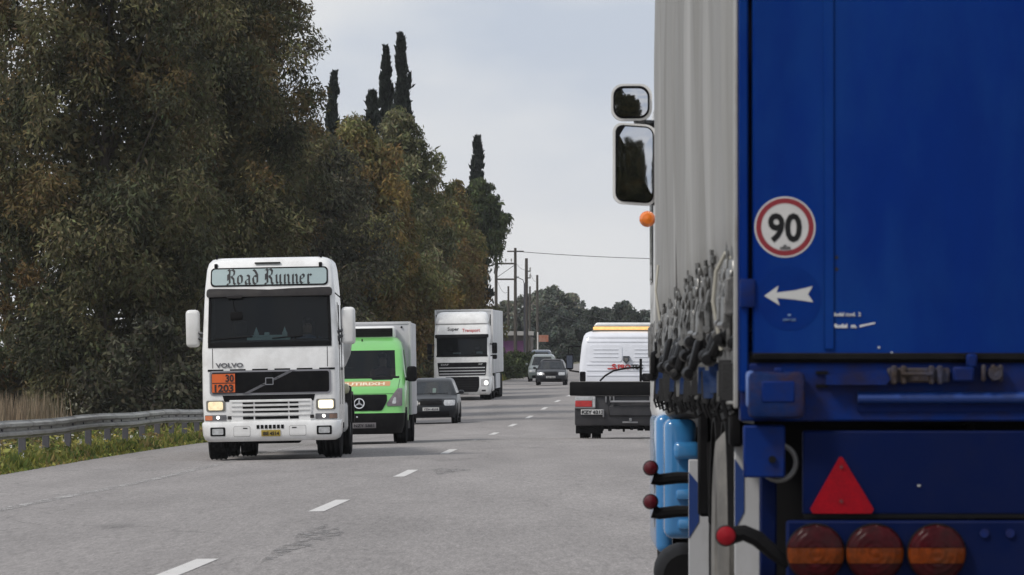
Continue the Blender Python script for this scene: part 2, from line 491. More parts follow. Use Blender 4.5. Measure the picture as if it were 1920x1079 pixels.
def asphalt():
    m = bpy.data.materials.new('worn_asphalt'); m.use_nodes = True
    n = m.node_tree; ln = n.links.new; b = n.nodes['Principled BSDF']
    tc = n.nodes.new('ShaderNodeTexCoord')
    def noise(scale, stretch, det=6, rough=.6):
        mp = n.nodes.new('ShaderNodeMapping'); mp.inputs['Scale'].default_value = stretch
        ln(tc.outputs['Object'], mp.inputs['Vector'])
        q = n.nodes.new('ShaderNodeTexNoise'); q.inputs['Scale'].default_value = scale; q.inputs['Detail'].default_value = det; q.inputs['Roughness'].default_value = rough
        ln(mp.outputs['Vector'], q.inputs['Vector']); return q.outputs['Fac']
    def rng(s, a, b_, c, d):
        r = n.nodes.new('ShaderNodeMapRange')
        for k, v in zip(('From Min', 'From Max', 'To Min', 'To Max'), (a, b_, c, d)): r.inputs[k].default_value = v
        ln(s, r.inputs['Value']); return r.outputs['Result']
    def mul(a, b_):
        q = n.nodes.new('ShaderNodeMath'); q.operation = 'MULTIPLY'; ln(a, q.inputs[0]); ln(b_, q.inputs[1]); return q.outputs[0]
    big = rng(noise(.10, (1, .12, 1), 4), .3, .7, .86, 1.14)
    mid = rng(noise(.9, (1, .10, 1), 6), .28, .72, .84, 1.14)
    grain = rng(noise(22, (1, .07, 1), 5, .8), .28, .72, .70, 1.30)
    fine = rng(noise(60, (1, .10, 1), 3, .8), .3, .7, .72, 1.30)
    st = rng(noise(.45, (1, .16, 1), 7, .7), .60, .72, 1, .62)
    crack = n.nodes.new('ShaderNodeTexVoronoi'); crack.feature = 'DISTANCE_TO_EDGE'; crack.inputs['Scale'].default_value = .22
    mp = n.nodes.new('ShaderNodeMapping'); mp.inputs['Scale'].default_value = (1, .45, 1); ln(tc.outputs['Object'], mp.inputs['Vector'])
    nw = n.nodes.new('ShaderNodeTexNoise'); nw.inputs['Scale'].default_value = 1.1; nw.inputs['Detail'].default_value = 5; ln(mp.outputs['Vector'], nw.inputs['Vector'])
    ad = n.nodes.new('ShaderNodeVectorMath'); ad.operation = 'ADD'; ln(mp.outputs['Vector'], ad.inputs[0]); ln(nw.outputs['Color'], ad.inputs[1])
    ln(ad.outputs['Vector'], crack.inputs['Vector'])
    ck = rng(crack.outputs['Distance'], .0, .006, .72, 1)
    f = mul(mul(mul(mul(big, mid), mul(grain, fine)), st), ck)
    sc = n.nodes.new('ShaderNodeVectorMath'); sc.operation = 'SCALE'; sc.inputs[0].default_value = (.240, .224, .217)
    ln(f, sc.inputs['Scale']); ln(sc.outputs['Vector'], b.inputs['Base Color'])
    b.inputs['Roughness'].default_value = .88; b.inputs['Specular IOR Level'].default_value = .3
    bp = n.nodes.new('ShaderNodeBump'); bp.inputs['Strength'].default_value = .5; bp.inputs['Distance'].default_value = .01
    ln(grain, bp.inputs['Height']); ln(bp.outputs['Normal'], b.inputs['Normal'])
    return m
ASPH = asphalt()
def worn_paint(name, cover, col=(.54, .525, .51)):
    m = M(name, col, .7, var=.12, vs=9)
    n = m.node_tree; ln = n.links.new
    b = [q for q in n.nodes if q.type == 'BSDF_PRINCIPLED'][0]; out = [q for q in n.nodes if q.type == 'OUTPUT_MATERIAL'][0]
    tc = n.nodes.new('ShaderNodeTexCoord'); nz = n.nodes.new('ShaderNodeTexNoise'); nz.inputs['Scale'].default_value = 9; nz.inputs['Detail'].default_value = 9; nz.inputs['Roughness'].default_value = .75
    mp = n.nodes.new('ShaderNodeMapping'); mp.inputs['Scale'].default_value = (1, .3, 1); ln(tc.outputs['Object'], mp.inputs['Vector']); ln(mp.outputs['Vector'], nz.inputs['Vector'])
    r = n.nodes.new('ShaderNodeMapRange'); r.inputs['From Min'].default_value = .62 - cover * .4; r.inputs['From Max'].default_value = .72 - cover * .4
    ln(nz.outputs['Fac'], r.inputs['Value'])
    t = n.nodes.new('ShaderNodeBsdfTransparent'); ms = n.nodes.new('ShaderNodeMixShader')
    ln(r.outputs['Result'], ms.inputs['Fac']); ln(t.outputs['BSDF'], ms.inputs[1]); ln(b.outputs['BSDF'], ms.inputs[2]); ln(ms.outputs['Shader'], out.inputs['Surface'])
    return m
MARK = worn_paint('road_marking_paint', .85)
MARKF = worn_paint('faded_marking_paint', .42, (.36, .345, .335))

SOIL = M('verge_soil', (.075, .075, .035), .95, var=.5, vs=1.2, dirt=((.15, .12, .065), .8, .5))
ds = list(np.arange(-160, 450, 5)) + list(np.arange(450, 1500, 25)) + [1500]
us = [-700, -350, -180, -90, -45, -25, -16, -12, -10, -9, -8, -7.4, -6.9, -6.5, -4, -2, 0, 3, 6.4, 7, 8, 10, 16, 30, 60, 120, 300, 700]
tag(O('ground', grid_mesh('ground', ds, us, -.02, SOIL)), 'grass and bare soil ground on both sides of the road', None, kind='structure')
rds = list(np.arange(-160, 700, 3.0))
road = tag(O('road', grid_mesh('road', rds, [-6.6, -6.3, -4, -3, -2, -1, 0, 1, 2, 3, 4, 5, 6.4], .0, ASPH)), 'grey worn asphalt road curving away to the right', None, kind='structure')

def strip(d0, d1, u, w, mb, n=4, dz=.004):
    v = []; f = []
    for i in range(n + 1):
        d = d0 + (d1 - d0) * i / n
        for q in (-w / 2, w / 2):
            p = gp(u + q, d); v.append((p.x, p.y, p.z + dz))
    for i in range(n): f.append([2 * i, 2 * i + 1, 2 * i + 3, 2 * i + 2])
    mb.add(v, f)
# lane dashes: one every 20.5 m, about 6 m long (pixel rows of the photograph turned into metres)
dash_c = [-5.2, 15.7, 36.2, 57.8, 80.4, 103, 123.3, 144, 164.5, 185, 205.5, 226.5, 247.5, 268.5, 289.5, 310, 331, 352, 373, 394]
for i, d in enumerate(dash_c):
    mb = MB(); strip(d - 3.0, d + 3.0, 0, .16, mb, 6)
    mb.build('lane_dash', MARKF if i == 6 else MARK, road, smooth=0)
for u, mt in ((-3.72, MARKF), (3.9, MARKF)):
    mb = MB()
    strip(-50, 420, u, .20, mb, 150); mb.build('edge_line', mt, road, smooth=0)
# dark repair patches in the asphalt
PATCHM = worn_paint('bitumen_stain', .33, (.185, .175, .17))
for (u, d, w, l) in ((.55, 82.5, .5, 5), (.45, 44.5, .30, 9), ):
    v = []; n = 22
    for i in range(n):
        a = 2 * math.pi * i / n; k = 1 + .3 * math.sin(3 * a + d) + .2 * math.sin(7 * a)
        p = gp(u + w / 2 * k * math.cos(a), d + l / 2 * k * math.sin(a)); v.append((p.x, p.y, p.z + .004))
    MB().add(v, [list(range(n))]).build('asphalt_patch', PATCHM, road, smooth=0)

# ------------------------------------------------------------------ guard rail
GU = -7.1
rail = thing('guardrail', 'long galvanised steel guardrail with a row of posts along the weedy left verge', 'guardrail', gp(GU, 92))
def rl(u, d, z):
    p = gp(u, d); return (p.x - rail.location.x, p.y - rail.location.y, float(zp(d)) - .14 + z - rail.location.z)
prof = [(0, .82), (-.0, .80), (.075, .765), (.075, .715), (.0, .68), (.0, .65), (.075, .615), (.075, .565), (.0, .53), (0, .51)]
for k in range(26):
    d0 = 57.9 + 4 * k; v = []; f = []
    n = len(prof)
    for i in range(5):
        d = d0 - .12 + i * 1.06
        lift = .006 if i == 4 else 0.0
        for a, z in prof: v.append(rl(GU + a + .08 + lift + .02 * math.sin(d * .9), d, z + .012 * math.sin(d * .37)))
    for i in range(4):
        for j in range(n - 1): f.append([i * n + j, i * n + j + 1, (i + 1) * n + j + 1, (i + 1) * n + j])
    m = MB().add(v, f)
    me = m.mesh('rail_beam', GALV, 60)
    o = O('rail_beam', me, rail)
    so = o.modifiers.new('thickness', 'SOLIDIFY'); so.thickness = .004
    bm_ = MB()
    for z in (.665,):
        for q in (.0, 2.0):
            c = rl(GU + .085, d0 + q, z)
            bm_.lathe([(0, 0), (.03, 0), (.03, .02), (0, .02)], 8, c, 'x')
    bm_.build('bolt', GALVP, o)
for k in range(26):
    d = 57.9 + 4 * k + .0
    pm = MB()
    b0 = rl(GU, d, -.3); t0 = rl(GU, d, .74)
    pm.box(b0[0] - .07, b0[0] + .055, b0[1] - .05, b0[1] + .05, b0[2], t0[2], .008)
    pm.box(b0[0] + .055, b0[0] + .095, b0[1] - .04, b0[1] + .04, t0[2] - .2, t0[2] + .02, .006)
    pm.build('post', GALVP, rail)

# ------------------------------------------------------------------ foliage
def leaf_obj(name, P, D, Lg, Wd, tint, mat, parent=None, nrm=None, rs=None):
    """one rhombic leaf (two triangles) per row of P"""
    n = len(P)
    D = D / np.linalg.norm(D, axis=1, keepdims=True)
    rv = rs.normal(size=(n, 3))
    if nrm is not None: rv = rv * .6 + nrm
    Sx = np.cross(D, rv); Sx /= np.linalg.norm(Sx, axis=1, keepdims=True) + 1e-9
    Lg = np.asarray(Lg).reshape(-1, 1); Wd = np.asarray(Wd).reshape(-1, 1)
    V = np.empty((n, 4, 3)); V[:, 0] = P - D * Lg / 2; V[:, 1] = P + Sx * Wd / 2 - D * Lg * .08; V[:, 2] = P + D * Lg / 2; V[:, 3] = P - Sx * Wd / 2 - D * Lg * .08
    me = bpy.data.meshes.new(name)
    me.vertices.add(4 * n); me.vertices.foreach_set('co', V.ravel().astype(np.float32))
    me.loops.add(4 * n); me.loops.foreach_set('vertex_index', np.arange(4 * n, dtype=np.int32))
    me.polygons.add(n); me.polygons.foreach_set('loop_start', np.arange(0, 4 * n, 4, dtype=np.int32))
    me.update(calc_edges=True)
    at = me.attributes.new('tint', 'FLOAT_COLOR', 'POINT')
    c = np.ones((n, 4, 4), np.float32); c[:, :, :3] = tint[:, None, :]
    at.data.foreach_set('color', c.ravel())
    me.materials.append(mat)
    return me
LEAF = M('leaf', (0, 0, 0), .75, var=.12, vs=.6, tint=True, trans=.2, spec=.12)
GRASSM = M('grass_blade', (0, 0, 0), .7, var=.12, vs=.6, tint=True, trans=.3, spec=.3)
BARK = M('bark', (.06, .05, .04), .9, var=.4, vs=5, bump=.5, bs=18, stretch=(1, 1, .25))
PAL = {
    'dark': [(.070, .070, .036), (.088, .085, .044), (.054, .056, .032), (.112, .104, .054), (.115, .088, .040), (.094, .088, .046)],
    'left': [(.08, .084, .046), (.12, .092, .042), (.14, .095, .042), (.085, .09, .05), (.11, .112, .066)],
    'rust': [(.16, .135, .052), (.19, .138, .05), (.13, .126, .056), (.155, .112, .046), (.15, .14, .056), (.115, .116, .056)],
    'olive': [(.135, .14, .07), (.11, .115, .056), (.165, .16, .088), (.092, .096, .05)],
    'shade': [(.062, .062, .041), (.076, .074, .048), (.05, .051, .034)],
    'green': [(.05, .066, .03), (.068, .084, .038), (.04, .05, .026)],
    'hill': [(.14, .155, .125), (.165, .175, .14), (.12, .135, .112), (.175, .175, .14)],  # leaf colours lifted to paint in some of the distance haze
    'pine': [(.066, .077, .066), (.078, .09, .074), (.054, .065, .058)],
    'cypress': [(.020, .028, .022), (.027, .034, .026), (.015, .021, .018)],
}
def crown_mesh(seed, H, R, base=.6, n_clump=260, n_leaf=52000, pal='dark', Ls=.24, Ws=.075, droop=.7, top=.62, power=.55, mix=None, squash=1.0, clump=(.45, 1.05)):
    rs = np.random.RandomState(seed)
    t = rs.rand(n_clump) ** .85
    ph = rs.rand(n_clump) * 2 * np.pi
    k = rs.rand(4) * 6.28
    prof = np.sin(np.pi * np.clip(t * (1 - .16) + .14, 0, 1)) ** power
    prof = np.where(t > top, prof * (1 - ((t - top) / (1 - top)) ** 2 * .55), prof)
    lob = 1 + .22 * np.sin(2 * ph + k[0] + 5 * t) + .16 * np.sin(3 * ph + k[1] - 9 * t) + .12 * np.sin(5 * ph + k[2] + 14 * t)
    rr = R * prof * lob * (.25 + .75 * np.sqrt(rs.rand(n_clump)))
    C = np.stack([rr * np.cos(ph), rr * np.sin(ph) * squash, base + t * (H - base)], 1)
    cr = rs.uniform(clump[0], clump[1], n_clump) * (.7 + .5 * (1 - t)) * (R / 4) ** .5
    w = cr ** 2; w /= w.sum()
    idx = rs.choice(n_clump, n_leaf, p=w)
    off = rs.normal(size=(n_leaf, 3)); off /= np.linalg.norm(off, axis=1, keepdims=True)
    off *= (rs.rand(n_leaf, 1) ** .5) * cr[idx][:, None]
    off[:, 2] *= .85
    hang = rs.rand(n_leaf) < .35 * droop
    off[hang, 2] -= rs.rand(hang.sum()) * 1.0 * droop
    P = C[idx] + off; P[:, 2] = np.maximum(P[:, 2], .15)
    out = off.copy(); out[:, 2] *= .3
    D = out * .9 + rs.normal(size=(n_leaf, 3)) * .55; D[:, 2] -= droop * .8
    pl = np.array(PAL[pal])
    q = rs.normal(size=(3, 3)) * .35
    f = (np.sin(C @ q[0] + k[0]) + np.sin(C @ q[1] * 1.6 + k[1]) + rs.normal(size=n_clump) * .7)
    f = (f - f.min()) / (np.ptp(f) + 1e-6)
    ci = np.clip((f * len(pl)).astype(int), 0, len(pl) - 1)
    T = pl[ci] * np.exp(rs.normal(size=(n_clump, 1)) * .16)
    T = T[idx] * np.exp(rs.normal(size=(n_leaf, 1)) * .19) * (1 + rs.normal(size=(n_leaf, 3)) * .07)
    Lg = Ls * rs.uniform(.6, 1.4, n_leaf); Wd = Ws * rs.uniform(.6, 1.4, n_leaf)
    # larger sprays deep in the crown close the view through it
    nf = n_leaf // 5 if n_leaf > 12000 else 50
    fi = rs.choice(n_clump, nf); q = rs.uniform(.15, .72, (nf, 1))
    Pf = C[fi].copy(); Pf[:, :2] *= q; Pf += rs.normal(size=(nf, 3)) * .35; Pf[:, 2] = np.clip(Pf[:, 2], .3, H * .9)
    Df = rs.normal(size=(nf, 3)); Df[:, 2] -= .6
    Tf = pl[rs.randint(0, len(pl), nf)] * np.exp(rs.normal(size=(nf, 1)) * .2)
    P = np.vstack([P, Pf]); D = np.vstack([D, Df]); T = np.vstack([T, Tf]); off = np.vstack([off, rs.normal(size=(nf, 3)) * .3])
    Lg = np.concatenate([Lg, rs.uniform(1.1, 1.9, nf) * Ls]); Wd = np.concatenate([Wd, rs.uniform(1.4, 2.6, nf) * Ws])
    me = leaf_obj('crown', P, D, Lg, Wd, np.clip(T, .004, 1), LEAF, rs=rs, nrm=off * .4)
    return me, C, cr
def trunk_mesh(C, H, r0, seed, lean=0, limbs=26):
    rs = random.Random(seed); mb = MB(); pts = []; n = 8
    for i in range(n + 1):
        q = i / n
        pts.append((math.sin(q * 4 + seed) * .18 + lean * q, math.cos(q * 3 + seed) * .15, -.4 + q * (H * .82 + .4)))
    mb.tube(pts, [r0 * (1.15 - 1.0 * (i / n)) for i in range(n + 1)], 9)
    for k in rs.sample(range(len(C)), min(limbs, len(C))):
        c = Vector(C[k]); q = max(.08, min(.95, (c.z * .72) / (H * .82)))
        i = min(n - 1, int(q * n)); a = Vector(pts[i])
        b = a.lerp(c, .5) + Vector((rs.uniform(-.3, .3), rs.uniform(-.3, .3), .25))
        mb.tube([a, b, c], [r0 * .32 * (1.1 - q), r0 * .18 * (1.1 - q) + .008, .012], 5)
    return mb.mesh('trunk', BARK, 50)
TREES = {}
def tree(label, u, d, H, R, seed, pal='dark', cat='tree', name='tree', group='trees along the left verge', rotz=0, key=None, **kw):
    o = thing(name, label, cat, gp(u, d), (0, 0, rotz), group)
    k = key or (H, R, seed, pal)
    if k not in TREES:
        cm, C, cr = crown_mesh(seed, H, R, pal=pal, **kw)
        TREES[k] = (cm, trunk_mesh(C, H, .045 * R + .03 * (H / 10), seed, limbs=30), H, R)
    q = TREES[k]; o.scale = (R / q[3], R / q[3], H / q[2])
    O('crown', q[0], o); O('trunk', q[1], o)
    return o
# unseen trees added behind the camera to darken reflections in the near truck's mirrors
MIRRORED = [(-12.4, -34, 1), (-11.6, -47, 2), (-11.0, -60, 0), (-10.6, -72, 1), (-9.9, -86, 2), (-9.6, -100, 0)]
# the tall dense group at the left of the picture
tree('dense tall tree at the left, its lower left side against the reeds', -12.9, 172, 21.5, 3.9, 3, 'dark', n_leaf=95000, n_clump=330, base=.5, Ls=.22, Ws=.07)
tree('tallest dense dark tree, straight behind the white tractor truck', -11.6, 188, 22.5, 4.1, 5, 'dark', n_leaf=100000, n_clump=340, base=.4, Ls=.22, Ws=.07)
tree('dense dark tree whose crown bulges into the sky left of the lone cypress', -11.7, 206, 19.0, 3.3, 9, 'dark', n_leaf=80000, n_clump=300, base=.4, top=.75, Ls=.21, Ws=.066)
for _u, _d, _k in MIRRORED:
    _kk = [(21.5, 3.9, 3, 'dark'), (22.5, 4.1, 5, 'dark'), (19.0, 3.3, 9, 'dark')][_k]
    tree('tree added behind the camera to darken the reflection in the near truck mirrors', _u, _d, _kk[0] * .8, _kk[1], _kk[2], 'dark', group='trees added for the near truck mirrors', key=_kk, rotz=_d)
tree('loose brown and olive tree with gaps of sky at the left edge of the photo', -19.2, 197, 19, 2.7, 21, 'left', n_leaf=17000, n_clump=200, base=.6, clump=(.3, .75), Ls=.22, Ws=.07)
tree('second thin reddish tree half hidden at the far left edge', -16.6, 180, 12, 2.6, 23, 'left', n_leaf=20000, n_clump=150, base=.5, clump=(.3, .75), Ls=.22, Ws=.07)
tree('low dark round tree between the tall left group and the rust coloured tree', -11.0, 236, 12.2, 3.5, 27, 'shade', n_leaf=46000, base=.3)
tree('rust and olive leaved broad tree below the cypress pair', -10.6, 262, 13.4, 3.7, 33, 'rust', n_leaf=56000, base=.3, Ls=.27, Ws=.085)
tree('olive green tree with an airy rounded top right of the rust coloured tree', -9.6, 283, 14.6, 3.3, 37, 'olive', n_leaf=46000, base=.3, Ls=.27, Ws=.085, clump=(.4, .9))
tree('dark tree with rusty streaks standing behind the white lorry with the box trailer', -10.2, 318, 12.0, 3.4, 41, 'rust', n_leaf=36000, base=.3, Ls=.3, Ws=.095)
tree('narrow yellowish tree in front of the short cypress', -9.7, 345, 12.6, 2.3, 43, 'rust', n_leaf=26000, base=.3, Ls=.3, Ws=.095)
tree('last tree of the row, green with drooping boughs against the sky beside the poles', -9.3, 372, 13.6, 1.9, 47, 'green', n_leaf=19000, n_clump=110, base=7.9, Ls=.3, Ws=.095, droop=1.0, clump=(.35, .8), top=.8)
# dark bushy undergrowth that closes the row down to the ground
BUSH = [('broad', 3.4, 1.9, 61), ('round', 2.6, 1.5, 63)]
for i, (u, d) in enumerate([(-10.4, 160), (-9.9, 176), (-10.2, 196), (-9.6, 214), (-9.9, 230), (-9.4, 250), (-9.7, 272), (-9.2, 296), (-9.4, 320), (-9.0, 348)]):
    nm, H, R, sd = BUSH[i % 2]
    lab = ['dark bush at the foot of the left trees behind the guardrail', 'dark bush behind the right end of the guardrail', 'bush in the shade behind the white tractor truck', 'bush behind the left mirror of the tractor truck',
           'dark bush behind the green van', 'bush behind the grey box body of the green van', 'shaded bush right of the van box body', 'dark bush behind the charcoal hatchback', 'bush behind the left flank of the white lorry', 'bush behind the box trailer of the white lorry'][i]
    tree(lab, u, d, H, R, sd, 'shade', cat='bush', name='bush', group='bushes under the roadside trees', rotz=i * 1.7, key=('bush', i % 2), n_leaf=9000, n_clump=60, base=.1, Ls=.22, Ws=.09, droop=.5)

# cypresses
def cypress(label, X, d, H, R, seed, n=9000):
    rs = np.random.RandomState(seed)
    u = X - float(cx(d)); o = thing('cypress', label, 'cypress', gp(u, d), (0, 0, 0), 'dark cypresses behind the roadside trees')
    t = rs.rand(n) ** .8
    lob = 1 + .25 * np.sin(26 * t + rs.rand() * 6) * rs.rand() + rs.normal(size=n) * .10
    ph = rs.rand(n) * 6.283
    bump = 1 + .55 * np.sin(ph * 2 + 30 * t) * np.sin(23 * t + ph + seed)
    r = R * np.clip((1 - t) ** .75 * 1.0 + .10, 0, 1) * np.where(t < .06, t / .06, 1) * lob * bump * (.55 + .45 * rs.rand(n) ** .5)
    cl = rs.rand(46, 7); r = r * (.45 + .95 * cl[(t * 45.9).astype(int), ph.astype(int)])
    P = np.stack([r * np.cos(ph) + .16 * np.sin(9 * t + seed) * t, r * np.sin(ph), .3 + t * (H - .3)], 1)
    D = np.stack([np.cos(ph) * .35, np.sin(ph) * .35, np.ones(n)], 1) + rs.normal(size=(n, 3)) * .3
    T = np.array(PAL['cypress'])[rs.randint(0, 3, n)] * np.exp(rs.normal(size=(n, 1)) * .25)
    me = leaf_obj('crown', P, D, rs.uniform(.3, .62, n), rs.uniform(.12, .24, n), T, LEAF, rs=rs)
    O('crown', me, o)
    mb = MB(); mb.tube([(0, 0, -.4), (0, 0, H * .5), (.02, 0, H * .97)], [.2, .12, .02], 7); mb.build('trunk', BARK, o)
cypress('tallest cypress spire, the right one of the close pair', -6.75, 330, 21.5, .95, 1, 11000)
cypress('slightly shorter cypress spire, the left one of the close pair', -7.55, 331, 20.8, .92, 2, 11000)
cypress('short ragged cypress left of the close pair', -8.45, 334, 18.2, 1.2, 3, 10000)
cypress('lone cypress rising beside the tall dark trees', -11.0, 336, 19.5, .85, 4, 9000)
cypress('lone short cypress above the end of the tree row', -2.62, 396, 17.5, 1.1, 5, 9000)

# far trees beyond the bend
far = [(-.6, 585, 6.2, 2.3), (1.6, 600, 7.2, 2.5), (4.0, 575, 7.7, 2.8), (6.4, 590, 7.0, 2.6), (8.2, 610, 5.6, 2.2), (3.0, 640, 7.8, 3.0), (5.6, 650, 7.4, 2.8)]
fl = ['leafy greyish tree left of the telegraph poles', 'leafy greyish tree behind the right telegraph pole', 'tall rounded grey green tree forming the hump right of the poles', 'rounded grey green tree sloping down right of the hump', 'last small grey green tree at the right foot of the hump', 'grey green tree behind the hump', 'farther grey green tree right behind the hump']
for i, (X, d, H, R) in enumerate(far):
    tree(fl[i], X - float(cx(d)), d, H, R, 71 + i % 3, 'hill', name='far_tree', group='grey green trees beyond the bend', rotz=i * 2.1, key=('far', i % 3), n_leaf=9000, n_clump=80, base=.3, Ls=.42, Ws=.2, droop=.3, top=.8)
    # copies share the crown mesh; scale to the wanted height
pn = [(3.4, 560), (5.2, 545), (6.9, 570), (8.4, 550), (10.0, 580), (11.6, 560), (13.2, 575), (14.8, 590), (16.4, 575), (2.0, 520), (4.2, 505), (6.2, 520), (8.0, 528)]
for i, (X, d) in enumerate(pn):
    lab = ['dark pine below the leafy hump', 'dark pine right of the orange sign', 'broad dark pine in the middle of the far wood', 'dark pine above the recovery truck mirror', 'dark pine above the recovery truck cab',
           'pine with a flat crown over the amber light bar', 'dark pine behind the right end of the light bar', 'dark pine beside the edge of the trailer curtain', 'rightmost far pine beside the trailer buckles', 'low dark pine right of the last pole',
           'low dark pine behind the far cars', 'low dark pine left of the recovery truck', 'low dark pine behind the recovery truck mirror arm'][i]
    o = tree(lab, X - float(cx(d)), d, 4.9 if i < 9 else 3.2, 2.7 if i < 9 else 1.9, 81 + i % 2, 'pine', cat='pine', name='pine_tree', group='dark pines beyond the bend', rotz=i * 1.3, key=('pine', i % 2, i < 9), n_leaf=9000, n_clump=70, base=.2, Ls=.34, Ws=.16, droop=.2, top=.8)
    o.scale.z *= [1.12, 1.0, 1.08, 1.02, 1.06, 1.12, .93, .95, .9, 1, 1, 1.05, 1][i]
# shrubs on the verge at the building
for i, (X, d, H, R) in enumerate([(-.6, 352, 1.9, 1.3), (.35, 362, 1.7, 1.1), (1.15, 372, 1.5, .95), (-1.7, 345, 1.8, 1.3), (-2.6, 335, 1.6, 1.2)]):
    tree(['green shrub on the verge right of the white box trailer', 'round green shrub in front of the low building', 'small green shrub in front of the half hidden white car', 'verge shrub beside the rear of the box trailer', 'verge shrub mostly behind the box trailer'][i],
         X - float(cx(d)), d, H, R, 91 + i % 2, 'green', cat='shrub', name='shrub', group='shrubs on the far left verge', rotz=i, key=('shrub', i), n_leaf=3500, n_clump=40, base=.05, Ls=.2, Ws=.1, droop=.3)

# thin air: far things fade a little
hz = bpy.data.materials.new('haze'); hz.use_nodes = True; hn = hz.node_tree; hn.nodes.clear()
ho_ = hn.nodes.new('ShaderNodeOutputMaterial'); hv = hn.nodes.new('ShaderNodeVolumePrincipled')
hv.inputs['Color'].default_value = (.93, .95, 1, 1); hv.inputs['Density'].default_value = .00009
hn.links.new(hv.outputs['Volume'], ho_.inputs['Volume'])
mb = MB(); mb.box(-760, 760, -210, 1560, -45, 45)
tag(mb.build('haze', hz, smooth=0), 'thin grey haze over the road', None, kind='stuff')

# ------------------------------------------------------------------ verge weeds and reeds
def blades(name, seed, n, dr, ur, hr, pal, label, wid=.035, lean=.35, patch=True):
    rs = np.random.RandomState(seed)
    d = rs.uniform(dr[0], dr[1], n); u = rs.uniform(ur[0], ur[1], n)
    X = cx(d) + u; Z = gz(u, d) - .02
    h = rs.uniform(hr[0], hr[1], n) * (.65 + .5 * np.sin(d * 1.3 + u * 2) ** 2)
    D = np.stack([rs.normal(size=n) * lean, rs.normal(size=n) * lean, np.ones(n)], 1)
    P = np.stack([X, d, Z + h / 2], 1)
    pl = np.array(pal); ci = rs.randint(0, len(pl), n)
    f = np.sin(d * .9) + np.sin(u * 2.1 + d * .35) + rs.normal(size=n) * .8
    ci = np.clip(((f + 2.6) / 5.2 * len(pl)).astype(int), 0, len(pl) - 1)
    T = pl[ci] * np.exp(rs.normal(size=(n, 1)) * .25)
    me = leaf_obj(name, P, D, h, wid * rs.uniform(.6, 1.7, n), T, GRASSM, rs=rs)
    return tag(O(name, me), label, None, kind='stuff')
GP = [(.11, .145, .03), (.20, .215, .045), (.28, .26, .06), (.15, .19, .04), (.31, .24, .085), (.09, .125, .03)]
blades('verge_grass', 1, 60000, (78, 136), (-9.2, -6.55), (.06, .30), GP, 'yellow green weeds growing under the guardrail', .045, .5)
blades('verge_grass', 2, 26000, (136, 400), (-9.5, -6.6), (.12, .5), GP, 'green verge grass along the far left roadside', .08, .5)
blades('verge_grass', 3, 30000, (100, 190), (-22, -9.0), (.15, .6), [(.06, .07, .025), (.09, .09, .035), (.12, .10, .05)], 'dull grass between the guardrail and the trees', .06, .4)
blades('dry_reeds', 4, 15000, (140, 158), (-20, -12.6), (.7, 1.5), [(.24, .18, .12), (.20, .15, .10), (.28, .22, .15), (.16, .13, .08)], 'pale dry reeds behind the guardrail at the left edge', .035, .08)
# taller broad leaved weeds in clumps, and grass creeping over the ragged asphalt edge
rs = np.random.RandomState(31)
nc = 170; d = rs.uniform(79, 135, nc); u = rs.uniform(-9.0, -6.62, nc); hc = rs.uniform(.12, .5, nc) * np.where(u > -7.0, .6, 1)
k = rs.randint(18, 46, nc); ix = np.repeat(np.arange(nc), k); m_ = len(ix)
hh = hc[ix] * rs.rand(m_) ** .7
P = np.stack([cx(d)[ix] + u[ix] + rs.normal(size=m_) * .10 * (1 + hh), d[ix] + rs.normal(size=m_) * .14, gz(u, d)[ix] + hh], 1)
D = np.stack([rs.normal(size=m_), rs.normal(size=m_), rs.uniform(-.2, .9, m_)], 1)
pl = np.array([(.11, .145, .035), (.22, .23, .06), (.30, .27, .08), (.08, .11, .03), (.25, .18, .075)])
T = pl[rs.randint(0, 5, nc)][ix] * np.exp(rs.normal(size=(m_, 1)) * .25)
tag(O('verge_weeds', leaf_obj('verge_weeds', P, D, rs.uniform(.06, .17, m_), rs.uniform(.03, .08, m_), T, GRASSM, rs=rs)), 'broad leaved weeds in clumps around the guardrail posts', None, kind='stuff')
blades('edge_grass', 8, 5000, (78, 140), (-6.62, -6.42), (.03, .12), GP, 'short grass creeping over the ragged asphalt edge', .04, .8)
rs = np.random.RandomState(12)
n = 70; d = rs.uniform(82, 125, n); u = rs.uniform(-8.6, -6.7, n)
P = np.stack([cx(d) + u, d, gz(u, d) + rs.uniform(.08, .36, n)], 1)
P = np.repeat(P, 5, 0) + rs.normal(size=(n * 5, 3)) * .018
T = np.tile(np.array([[.75, .74, .68]]), (n * 5, 1)); T[:5 * n // 4] = (.5, .38, .05)
tag(O('wildflowers', leaf_obj('wildflowers', P, rs.normal(size=(n * 5, 3)), np.full(n * 5, .05), np.full(n * 5, .035), T, GRASSM, rs=rs)), 'small white and yellow wildflowers among the verge weeds', None, kind='stuff')

